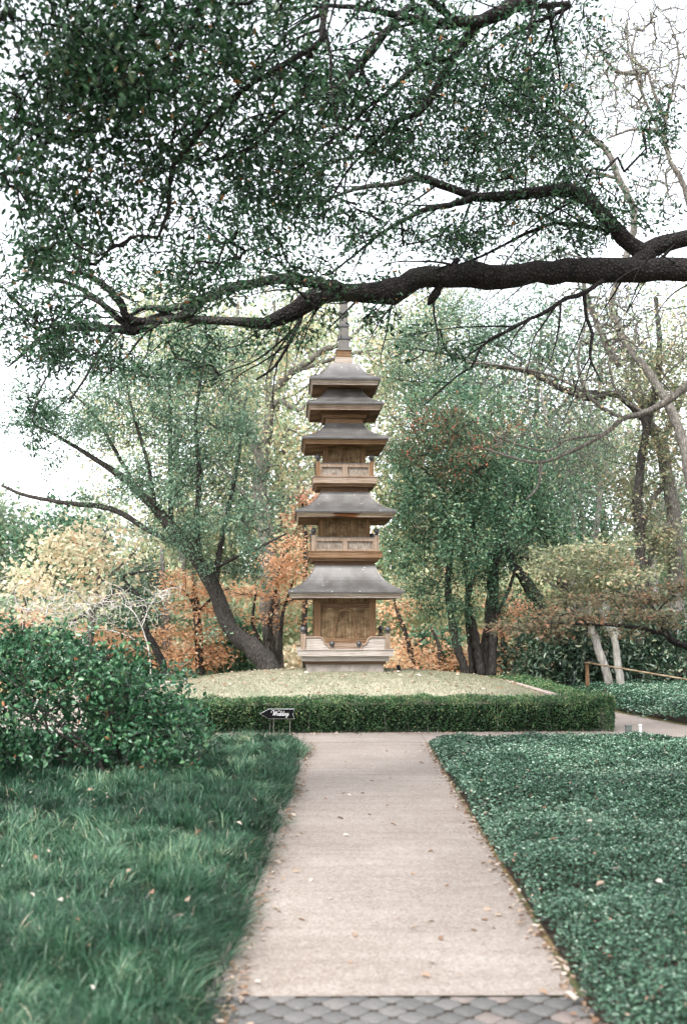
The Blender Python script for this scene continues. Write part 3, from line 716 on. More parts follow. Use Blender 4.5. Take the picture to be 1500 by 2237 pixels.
def roof(yt, yb, wt, wb, yf, mat, inset=.03):
    """metal roof: top edge row, eave row, widths, fascia bottom row"""
    hb = hw(wb, yb); ht = hw(wt, yt); zb = zf(yb, hb); zt = float(P(CX, yt, D0 - ht)[2]); zfb = zf(yf, hb - inset * .5)
    m = MB(); vs = []; fs = []; n_ = len(prof_t); S_ = 10
    for t, f_ in zip(prof_t, prof_f):
        h = ht + (hb - ht) * f_; z = zt + (zb + .012 - zt) * t; vs += [(-h, -h, z), (h, -h, z), (h, h, z), (-h, h, z)]
    h = hb + .006; vs += [(-h, -h, zb + .012), (h, -h, zb + .012), (h, h, zb + .012), (-h, h, zb + .012)]
    vs += [(-h, -h, zb - .012), (h, -h, zb - .012), (h, h, zb - .012), (-h, h, zb - .012)]
    for j_ in range(n_ + 1):
        for k in range(4): fs.append(((j_ + 1) * 4 + k, (j_ + 1) * 4 + (k + 1) % 4, j_ * 4 + (k + 1) % 4, j_ * 4 + k))
    fs.append((0, 1, 2, 3)); l = (n_ + 1) * 4; m.add(vs, fs); ro = m.build('roof', M['roof_metal'], proot)
    m = MB(); ring_boards(m, hb - .012, hb - .05, zfb, zb - .013, inset); m.build('fascia', mat, ro)
    m = MB(); ring_boards(m, hb + .002, hb - .055, zb - .030, zb - .0125); m.build('drip_edge', M['knob'], ro)
    m = MB(); m.sq(hb - .052, zfb + .012, hb - .052, zfb + .035); m.build('soffit', M['wood_orange'], ro)
    # hip ridges
    for k in range(4):
        m = MB(); sx, sy = ((-1, -1), (1, -1), (1, 1), (-1, 1))[k]
        pts = [((ht + (hb - ht) * f_) * sx, (ht + (hb - ht) * f_) * sy, zt + (zb + .012 - zt) * t) for t, f_ in zip(prof_t, prof_f)]
        m.tube(pts, .008, 5); m.build('hip_seam', M['roof_metal'], ro)
    return ht, hb, zt, zb, zfb
def arch_pts(wb, ztop, z0, wsh):
    """centre line of an arch moulding: feet half width wb, shoulder half width wsh"""
    pts = [(-wb, z0)]; zs = ztop - wsh
    for t in (.5, 1): pts.append((-wb + (wb - wsh) * t, z0 + (zs - z0) * t))
    for a in range(1, 12):
        t = math.pi - math.pi * a / 12; pts.append((wsh * math.cos(t), zs + wsh * math.sin(t)))
    for t in (0, .5, 1): pts.append((wsh + (wb - wsh) * t, zs + (z0 - zs) * t))
    return pts
def storey(y_top, y_bot, w, wpost, arch, z0_, z1_, header=None, pm='post_orange', sill=None):
    h = hw(w, (y_top + y_bot) / 2); pw = wpost * 2 * h / w
    m = MB(); m.sq(h - .03, z0_, h - .03, z1_); st = m.build('storey', M['wood_panel'], proot)
    for sx in (-1, 1):
        for sy in (-1, 1):
            m = MB(); x0, x1 = sorted((sx * h, sx * (h - pw))); y0, y1 = sorted((sy * h, sy * (h - pw))); m.box(x0, x1, y0, y1, z0_ - .002, z1_ + .002); m.build('corner_post', M[pm], st)
    if arch:
        wa, wsh, ytop, ybot, th = arch; s = 2 * h / w; zt = zf(ytop, h - .03); zb = zf(ybot, h - .03)
        for rz in range(4):
            m = MB(); th_ = th * s; yy = -(h - .03)
            ce = arch_pts(wa * s, zt - th_ / 2, zb, wsh * s); inn = []; ou = []
            for i, (x, z) in enumerate(ce):
                a = ce[max(i - 1, 0)]; b = ce[min(i + 1, len(ce) - 1)]; dx, dz = b[0] - a[0], b[1] - a[1]; L_ = math.hypot(dx, dz); nx, nz = -dz / L_, dx / L_
                inn.append((x - nx * th_ / 2, z - nz * th_ / 2)); ou.append((x + nx * th_ / 2, z + nz * th_ / 2))
            vs = []
            for yq in (yy + .01, yy - .03):
                vs += [(x, yq, z) for x, z in inn] + [(x, yq, z) for x, z in ou]
            n_ = len(ce); fs = []
            for i in range(n_ - 1):
                a, b = 2 * n_ + i, 3 * n_ + i
                fs += [(a, a + 1, b + 1, b), (i, 2 * n_ + i, 2 * n_ + i + 1, i + 1)[::-1], (n_ + i, n_ + i + 1, 3 * n_ + i + 1, 3 * n_ + i)[::-1]]
            m.add(vs, fs); c_, s_ = math.cos(rz * math.pi / 2), math.sin(rz * math.pi / 2); m.v = [(x * c_ - y * s_, x * s_ + y * c_, z) for x, y, z in m.v]
            m.build('arch_moulding', M['wood_orange'], st)
    if header:
        m = MB(); za, zb = zf(header[0], h), zf(header[1], h); ring_boards(m, h - .008, h - .035, zb, za); m.build('header_beam', M['wood_dark'], st)
    if sill:
        m = MB(); za, zb = zf(sill[0], h), zf(sill[1], h); ring_boards(m, h + .012, h - .035, zb, za); m.build('sill', M['wood_orange'], st)
    return st, h
def deck(y0, y1, w, under, mat, wu):
    """platform with fascia rows y0..y1 and a set-back moulding down to row `under`"""
    h = hw(w, y0); z1_, z0_ = zf(y0, h), zf(y1, h)
    m = MB(); m.sq(h, z0_, h, z1_); m.sq(h + .012, z1_, h + .012, z1_ + .012); d = m.build('platform', mat, proot)
    hu = hw(wu, y1); zu = zf(under, hu - .01)
    m = MB(); m.sq(hu - .035, zu, hu, z0_ + .004); m.build('moulding', M['wood_orange'], d)
    return d, h, z0_, z1_ + .012, zu
def knob(c, r, parent):
    m = MB(); pf = [(r * .62, -.25 * r), (r * .62, .12 * r), (r * .8, .16 * r), (r * .8, .3 * r), (r * .5, .42 * r)]
    for a in range(1, 10):
        t = -math.pi / 2 + math.pi * a / 10 * 1.0; pf.append((r * math.cos(t) * 1.0, r * (1.28 + math.sin(t))))
    m.lathe(c, pf, 14); m.build('knob', M['knob'], parent, True)
def railing(w_out, wpost, y_posttop, y_top, y_rail, y_low, y_bot, mat, pmat, zdeck, hdeck):
    """panelled balustrade on all four sides"""
    h = hw(w_out, y_top); s = 2 * h / w_out; pw = wpost * s; hm = h - pw / 2
    z = lambda y: zf(y, h)
    m = MB()
    ring_boards(m, hm + .025, hm - .025, z(y_rail), z(y_top)); ring_boards(m, hm + .022, hm - .022, zdeck, z(y_low))
    for k in range(4):
        c_, s_ = round(math.cos(k * math.pi / 2)), round(math.sin(k * math.pi / 2))
        b = MB()
        b.box(-.042, .042, -hm - .0235, -hm + .02, z(y_low) - .001, z(y_rail) + .001)
        for sx in (-1, 1):
            x0, x1 = sorted((sx * (hm - pw / 2 - .03), sx * (hm - pw / 2 + .01))); b.box(x0, x1, -hm - .021, -hm + .02, z(y_low) - .001, z(y_rail) + .001)
        m.add([(x * c_ - y * s_, x * s_ + y * c_, q) for x, y, q in b.v], b.f)
    r = m.build('railing', mat, proot)
    m = MB(); ring_boards(m, hm - .002, hm - .018, z(y_low) - .01, z(y_rail) + .01); m.build('panel', M['wood_panel2'], r)
    m = MB(); ring_boards(m, hm + .032, hm - .03, z(y_top) + .0, z(y_top) + .012); m.build('rail_cap', M['roof_metal'], r)
    for sx in (-1, 1):
        for sy in (-1, 1):
            m = MB(); m.box(sx * hm - pw / 2, sx * hm + pw / 2, sy * hm - pw / 2, sy * hm + pw / 2, zdeck + .001, z(y_posttop)); m.build('post', pmat, r)
            knob((sx * hm, sy * hm, z(y_posttop) + .01), .047, r)
    return r
def panel2():
    m, n, out = newmat('wood_panel_pale'); g = noisen(n, 1, 7, coords(n, (50, 50, 14)), .75); w = noisen(n, 9, 5, coords(n), .7)
    r = ramp(n, [(.3, (.10, .08, .065)), (.5, (.20, .17, .142)), (.72, (.36, .33, .29))]); n.links.new(g.outputs[0], r.inputs[0])
    r2 = ramp(n, [(.35, (.55, .5, .45)), (.6, (1.1, 1.1, 1.1))]); n.links.new(w.outputs[0], r2.inputs[0])
    princ(n, out, mixc(n, .8, r.outputs[0], r2.outputs[0], 'MULTIPLY'), .85, None, .2); return m
M['wood_panel2'] = panel2()
# base
h = hw(167, 1458); zb = .60; zt = zf(1451.2, h)
pb = MB().sq(h, zb, h, zt).build('plinth', M['stone'], proot)
MB().sq(hw(176, 1448), zf(1451.2, h) , hw(176, 1448), zf(1444.6, h) + .004).build('molding', M['wood_dark'], pb)
h2 = hw(190, 1440); MB().sq(h2, zf(1444.6, h2), h2, zf(1434.4, h2)).build('base_board', M['wood_pale'], pb)
hd = hw(208.6, 1426); zt = zf(1418.8, hd)
dk = MB(); dk.sq(hd, zf(1433.8, hd), hd, zt - .012); dk.sq(hd + .012, zt - .012, hd + .012, zt); dk = dk.build('platform', M['wood_pale'], proot)
# lower balustrade with open, curved front
rw = (1183 - 275) * K; hr = hw(rw, 1405); sc = 2 * hr / rw; pw = 48 * K * sc; hm = hr - pw / 2; z_ = lambda yb: zf(B_(yb), hr)
rb = MB(); ring = []
for sx in (-1, 1):
    # side and back rails
    rb.box(sx * hm - .022, sx * hm + .022, -hm, hm, zt, z_(1650)); rb.box(sx * hm - .03, sx * hm + .03, -hm, hm, z_(1650), z_(1634))
rb.box(-hm, hm, hm - .02, hm + .02, zt, z_(1650)); rb.box(-hm, hm, hm - .03, hm + .03, z_(1650) + .001, z_(1634) + .001)
rl = rb.build('railing', M['wood_tan'], proot)
for sx in (-1, 1):
    zt1, zt0 = z_(1634), zt
    prof = [(325, 1634), (470, 1634), (490, 1645), (505, 1665), (512, 1690), (525, 1705), (548, 1718), (562, 1740), (565, 1758)]
    xs = [(-(728 - a) * K * sc) for a, _ in prof]; zs = [z_(b) for _, b in prof]
    m = MB(); n_ = len(xs); vs = []
    for yq in (-hm - .018, -hm + .018):
        vs += [(-sx * x, yq, z) for x, z in zip(xs, zs)] + [(-sx * x, yq, zt0) for x in xs]
    fs = []
    for i in range(n_ - 1):
        fs += [(i, i + 1, n_ + i + 1, n_ + i), (2 * n_ + i, 3 * n_ + i, 3 * n_ + i + 1, 2 * n_ + i + 1), (i, 2 * n_ + i, 2 * n_ + i + 1, i + 1)]
    m.add(vs, fs); m.build('scroll_panel', M['wood_pale'], rl)
    m = MB(); m.tube([(-sx * x, -hm - .018, z - .012) for x, z in zip(xs, zs)], .017, 6); m.build('scroll_rim', M['post_tan'], rl)
    for sy in (-1, 1):
        m = MB(); m.box(sx * hm - pw / 2, sx * hm + pw / 2, sy * hm - pw / 2, sy * hm + pw / 2, zt + .001, z_(1604)); m.build('post', M['post_tan'], rl)
        knob((sx * hm, sy * hm, z_(1600)), .049, rl)
    xk = sx * (865 - 592) * .5 * K * sc * 1.0
    m = MB(); m.box(xk - .026, xk + .026, -hm - .026, -hm + .026, zt + .001, zt + .03); m.build('short_post', M['post_tan'], rl)
    knob((xk, -hm, zt + .034), .044, rl)
# step under the door panel
m = MB(); hs_ = hw(150, 1410); m.sq(hs_, zt + .001, hs_, zf(B_(1700), hs_)); st_ = m.build('step', M['wood_tan'], proot)
# storey 1
z1t = zf(1306, .87); s1, h1 = storey(B_(1245), B_(1650), (1038 - 410) * K, 66 * K, ((858 - 600) * .5 * K - 2.2, (830 - 640) * .5 * K - 2, B_(1348), B_(1652), 22 * K), zt, z1t + .04, (B_(1292), B_(1340)), sill=(B_(1652), B_(1697)))
r1 = roof(B_(895), B_(1172), (1020 - 430) * K, (1320 - 140) * K, B_(1241), M['wood_grey'], .055)
nk = MB().sq(r1[0] + .012, r1[2] - .02, r1[0] + .012, zf(B_(850), r1[0])).build('neck', M['wood_dark'], proot)
d2 = deck(B_(768), B_(830), (1097 - 347) * K, B_(866), M['wood_orange'], (1080 - 362) * K)
railing((1066 - 375) * K, 45 * K, B_(600), B_(628), B_(662), B_(742), B_(765), M['post_tan'], M['post_tan'], d2[3], d2[1])
# storey 2
zz2 = zf(B_(415), .75)
storey(B_(430), B_(620), (978 - 460) * K, 48 * K, ((805 - 645) * .5 * K - 1.8, (790 - 660) * .5 * K - 1.5, B_(456), B_(640), 18 * K), d2[3], zz2 + .05, None, 'post_orange')
r2 = roof(B_(150), B_(352), (955 - 488) * K, (1242 - 212) * K, B_(415), M['wood_rotten'], .05)
MB().sq(r2[0] + .01, r2[2] - .02, r2[0] + .01, zf(A_(1960), r2[0])).build('neck', M['wood_dark'], proot)
d3 = deck(A_(1872), A_(1935), (1045 - 397) * K, A_(1968), M['wood_tan'], (1030 - 410) * K)
railing((1015 - 427) * K, 42 * K, A_(1712), A_(1738), A_(1772), A_(1848), A_(1870), M['post_tan'], M['post_orange'], d3[3], d3[1])
zz3 = zf(A_(1535), .62)
storey(A_(1550), A_(1730), (928 - 503) * K, 46 * K, ((775 - 665) * .5 * K - 1.5, (765 - 675) * .5 * K - 1.3, A_(1606), A_(1745), 17 * K), d3[3], zz3 + .05, None)
r3 = roof(A_(1325), A_(1466), (908 - 535) * K, (1168 - 288) * K, A_(1533), M['wood_orange'], .045)
# storey 4: only stepped brackets under the fourth roof
r4 = roof(A_(975), A_(1112), (895 - 550) * K, (1108 - 332) * K, A_(1185), M['wood_tan'], .045)
hA, hB, hC = hw((910 - 535) * K, A_(1300)), hw((955 - 502) * K, A_(1258)), hw((965 - 475) * K, A_(1215))
s4 = MB().sq(hA, r3[2] - .02, hA, zf(A_(1275), hA)).build('storey', M['wood_orange'], proot)
MB().sq(hB - .02, zf(A_(1275), hA), hB, zf(A_(1240), hB)).build('bracket', M['wood_orange'], s4)
MB().sq(hC, zf(A_(1240), hB), hC, r4[4] + .02).build('bracket', M['wood_dark'], s4)
r5 = roof(A_(715), A_(862), (852 - 558) * K, (1085 - 362) * K, A_(930), M['wood_grey'], .045)
MB().sq(r4[0] - .01, r4[2] - .02, r4[0] - .01, r5[4] + .02).build('neck', M['wood_dark'], proot)
# cap block, flared box and spire
hq = hw(180 * K, A_(690)); zq = r5[2]
cb = MB().sq(hq, zq - .01, hq, zf(A_(655), hq)).build('cap_block', M['wood_grey'], proot)
ha, hb_ = hw(130 * K, A_(630)), hw(168 * K, A_(575))
m = MB().sq(ha, zf(A_(656), hq), hb_ - .015, zf(A_(578), hb_)); m.build('flared_box', M['wood_orange'], cb)
MB().sq(hb_, zf(A_(578), hb_), hb_ - .02, zf(A_(570), hb_) + .01).build('cap_plate', M['roof_metal'], cb)
sp = None; zs0 = zf(A_(570), hb_) + .005
secs = [(116, 100, 572, 455), (100, 90, 455, 330), (90, 80, 330, 200), (80, 66, 200, 88), (66, 56, 88, -22)]
m = MB(); rings = []
for (wa, wb, ya, yb) in secs:
    a_, b_ = hw(wa * K, A_(ya)), hw(wb * K, A_(yb)); za, zc = zf(A_(ya), a_), zf(A_(yb), b_); m.sq(a_, za, b_, zc); rings.append((b_, zc))
m.sq(rings[-1][0], rings[-1][1], .01, rings[-1][1] + .14)
sp = m.build('spire', M['spire_metal'], proot)
for b_, zc in rings: MB().sq(b_ + .018, zc - .022, b_ + .018, zc + .018).build('ring', M['knob'], sp)

# ------------------------------------------------------------------ wedding sign, small objects
sg = P(605, 1606, 14.62); sroot = empty('wedding_sign', (float(sg[0]), 14.62, 0), 0, 'black arrow sign lettered Wedding pointing left before the hedge', 'sign')
s_ = mpp(1560, 14.62); zc = float(P(605, 1559.5, 14.62)[2]); hh = 10.2 * s_
def arrow(k, y0, y1):
    o = [(-37 * s_ - k * 1.6, 0), (-18 * s_ - k * .4, hh + k), (37.5 * s_ + k, hh + k), (33.5 * s_ + k, 0), (37.5 * s_ + k, -hh - k), (-18 * s_ - k * .4, -hh - k)]
    v = [(x, y, zc + z) for y in (y0, y1) for x, z in o]
    return MB().add(v, [(0, 1, 3), (1, 2, 3), (0, 3, 5), (3, 4, 5), (9, 7, 6), (9, 8, 7), (11, 9, 6), (11, 10, 9)] + [(i, (i + 1) % 6 + 0, (i + 1) % 6 + 6, i + 6) for i in range(6)])
arrow(0, -.010, .006).build('panel', M['black'], sroot)
arrow(.0035, -.004, .004).build('border', M['white'], sroot)
# cursive lettering as ribbon strokes (x, z in units of letter height; slanted later)
def ribbon(mb, pts, w0=.045, w1=.10):
    q = [];  P_ = [Vector((p[0], p[1], 0)) for p in pts]; pp = [P_[0]] + P_ + [P_[-1]]
    for i in range(1, len(pp) - 2):
        for t in (0, .25, .5, .75):
            a, b, c_, d = pp[i - 1], pp[i], pp[i + 1], pp[i + 2]
            q.append(.5 * ((2 * b) + (-a + c_) * t + (2 * a - 5 * b + 4 * c_ - d) * t * t + (-a + 3 * b - 3 * c_ + d) * t ** 3))
    q.append(P_[-1]); vs = []
    for i, p in enumerate(q):
        d = (q[min(i + 1, len(q) - 1)] - q[max(i - 1, 0)]); L_ = max(d.length, 1e-6); d = d / L_
        w = (w1 if d.y < -.3 else w0 + (w1 - w0) * .3) * .36
        nx, nz = -d.y * w, d.x * w
        for sg_ in (1, -1):
            x, z = p.x + nx * sg_, p.y + nz * sg_; x += z * .34
            vs.append((LX + x * LS, -.0125, zc + LZ + z * LS))
    fs = [(2 * i, 2 * i + 1, 2 * i + 3, 2 * i + 2) for i in range(len(q) - 1)]
    mb.add(vs, fs)
LS = 7.4 * s_; LX = -14.5 * s_; LZ = -3.6 * s_
tx = MB()
ribbon(tx, [(.1, .8), (-.15, 1.05), (-.05, 1.35), (.3, 1.5), (.62, 1.3), (.75, .7), (.72, 0)], .06, .2)
ribbon(tx, [(.72, 0), (1.0, .6), (1.3, 1.4)], .06, .2); ribbon(tx, [(1.25, 1.4), (1.22, .6), (1.22, 0)], .06, .2); ribbon(tx, [(1.22, 0), (1.5, .7), (1.75, 1.3), (2.1, 1.42), (2.35, 1.3)], .07, .2)
def e_(x): ribbon(tx, [(x, .3), (x + .35, .45), (x + .3, .72), (x + .08, .6), (x + .02, .2), (x + .2, 0), (x + .5, .25)], .06, .15)
def d_(x):
    ribbon(tx, [(x + .42, .6), (x + .2, .7), (x, .4), (x + .08, .05), (x + .3, .1), (x + .45, .5)], .06, .15); ribbon(tx, [(x + .55, 1.4), (x + .47, .7), (x + .45, .1), (x + .58, 0), (x + .75, .2)], .06, .16)
e_(1.75); d_(2.28); d_(2.98)
ribbon(tx, [(3.72, .68), (3.68, .1), (3.8, 0), (3.98, .25)], .06, .16); ribbon(tx, [(3.80, .98), (3.80, .86)], .1, .14)
ribbon(tx, [(4.02, .65), (4.0, 0)], .06, .16); ribbon(tx, [(4.0, .2), (4.2, .65), (4.38, .6), (4.36, .1), (4.48, 0), (4.62, .2)], .06, .15)
ribbon(tx, [(5.05, .6), (4.85, .7), (4.65, .4), (4.75, .05), (4.95, .12), (5.08, .6)], .06, .15); ribbon(tx, [(5.1, .68), (5.08, 0), (5.0, -.45), (4.75, -.55), (4.65, -.35), (4.95, -.1), (5.35, .3)], .06, .15)
tx.build('lettering', M['white'], sroot)
for px in (597, 633):
    x = (px - 605) * s_; MB().tube([(x, .012, -.05), (x, .012, zc - .02)], .0035, 6).build('stake', M['stake'], sroot)
    MB().box(x - .008, x + .008, .0065, .016, zc - .05, zc + .05).build('clip', M['stake'], sroot)
# little utility box and pipe at the far edge of the right bed
p = P(1372, 1602, 13.95); r = empty('utility_box', (p[0], 13.95, 0), .1, 'small grey green utility box on a stake at the bed edge', 'utility box')
s_ = mpp(1595, 13.95); zt_ = float(P(1372, 1584, 13.95)[2]); MB().frus(-.039, .039, -.03, .03, zt_ - .12, -.035, .035, -.028, .028, zt_ - .012).build('housing', M['box_grey'], r)
MB().box(-.042, .042, -.035, .035, zt_ - .012, zt_).build('lid', M['box_grey'], r); MB().tube([(0, 0, -.05), (0, 0, zt_ - .12)], .012, 8).build('stake', M['stake'], r)
p = P(1398, 1602, 14.1); r = empty('vent_pipe', (p[0], 14.1, 0), 0, 'short white capped pipe rising beside the utility box', 'pipe')
zt_ = float(P(1398, 1582, 14.1)[2]); MB().lathe((0, 0, 0), [(.018, -.05), (.018, zt_ - .03)], 14).build('tube', M['pipe'], r, True)
MB().lathe((0, 0, 0), [(.023, zt_ - .035), (.024, zt_ - .008), (.018, zt_)], 14).build('cap', M['pipe'], r, True)
# spotlight at the foot of the pagoda
p = loc(.86, -.62); zg = float(mound_z(np.array(.86), np.array(-.62))); r = empty('garden_spotlight', (p[0], p[1], zg), .3, 'small black garden spotlight at the right foot of the pagoda', 'spotlight')
MB().tube([(0, 0, -.08), (0, 0, .04)], .01, 8).build('stake', M['black'], r); MB().tube([(0, -.02, .04), (0, .02, .11)], [.028, .034], 12).build('lamp_head', M['black'], r)
# wooden handrail at right
r = empty('handrail', (0, 0, 0), 0, 'weathered wooden handrail sloping down to the right before the dark hedge', 'handrail')
a = P(1281, 1449, 20.6); b = P(1490, 1483, 18.6); c2 = b + (b - a) * .25; r.location = (a[0], a[1], 0)
O = np.array([a[0], a[1], 0])
MB().tube([a - O + [-.04, .0, .02], b - O, c2 - O], .017, 10).build('rail', M['rail'], r, True)
MB().box(-.032, .032, -.032, .032, -.1, float(a[2]) + .012).build('post', M['post_orange'], r)
MB().box(float(c2[0] - O[0]) - .045, float(c2[0] - O[0]) + .045, float(c2[1] - O[1]) - .04, float(c2[1] - O[1]) + .04, -.1, float(c2[2]) + .015).build('post', M['rail'], r)

# ------------------------------------------------------------------ fallen leaves
def drygeo(N, rng, L):
    a = rng.random(N) * 2 * math.pi; d = np.stack([np.cos(a), np.sin(a), rng.normal(0, .15, N)], 1); nr = np.stack([rng.normal(0, .35, N), rng.normal(0, .35, N), np.ones(N)], 1)
    return d, nr
rng = np.random.default_rng(61)
# countable ones on the walkway
for i in range(84):
    y = 4.0 + 9.8 * rng.random() ** 1.25; e = rng.random()
    x = (pl(y) + .1 + (pr(y) - pl(y) - .15) * rng.random()) if e < .55 else (pl(y) + .16 + abs(rng.normal(0, .07)) if e < .75 else pr(y) - abs(rng.normal(0, .09)) - .02)
    d, nr = drygeo(1, rng, 1); L = .03 + .028 * rng.random()
    V, Q, R_ = leaf_mesh(np.zeros((1, 3)), d, nr, L, L * .6, True, np.array([.45 + .55 * rng.random() if rng.random() < .85 else rng.random() * .3]), .12)
    V[:, 2] -= V[:, 2].min(); o = mesh_np('fallen_leaf', V, Q, M['dry_leaf'], None, R_, True); o.location = (x, y, .0145 if y > 4.62 else .017)
    tag(o, 'single dry fallen leaf lying on the pale walkway', 'leaf', 'dry leaves scattered on the walkway')
def litter(name, X, Y, Z, L, seed, label):
    rng = np.random.default_rng(seed); N = len(X); d, nr = drygeo(N, rng, L); ll = L * (.6 + .8 * rng.random(N))
    V, Q, R_ = leaf_mesh(np.stack([X, Y, Z], 1), d, nr, ll, ll * .6, True, rng.random(N), .1)
    tag(mesh_np(name, V, Q, M['dry_leaf'], None, R_, True), label, 'leaf litter', None, 'stuff')
Y = np.concatenate([rng.uniform(3.9, 13.6, 330), rng.uniform(3.8, 5.0, 90)]); X = pl(Y) + .16 + np.abs(rng.normal(0, .035, len(Y))) - .05
Y2 = rng.uniform(3.9, 13.6, 480); X2 = pr(Y2) + .02 - np.abs(rng.normal(0, .035, len(Y2)))
X3 = rng.uniform(-3.8, 3.8, 300); Y3 = 14.74 + X3 * .05 - np.abs(rng.normal(0, .05, 300))
X = np.concatenate([X, X2, X3]); Y = np.concatenate([Y, Y2, Y3]); litter('leaf_litter', X, Y, .016 + rng.random(len(X)) * .02, .032, 63, 'drift of dry brown leaves along the edges of the walkway')
n = 420; u = rng.uniform(-2.9, 2.9, n); v = rng.uniform(KV0, KV1, n); k = ~((np.abs(u) < .7) & (np.abs(v) < .7)); u, v = u[k], v[k]
litter('leaf_litter', PC[0] + u * ca - v * sa, PC[1] + u * sa + v * ca, mound_z(u, v) + .03, .06, 64, 'orange fallen leaves scattered over the mound turf')
n = 90; y = rng.uniform(3.2, 13, n); x = pl(y) - .1 - rng.random(n) * .33 * y
X = x; Y = y; n = 60; y = rng.uniform(3.5, 13, n); x2 = pr(y) + .1 + rng.random(n) * .3 * y
X = np.concatenate([X, x2]); Y = np.concatenate([Y, y]); litter('leaf_litter', X, Y, np.where(X < 0, .20, .225), .045, 65, 'few pale dead leaves caught on top of the green beds')

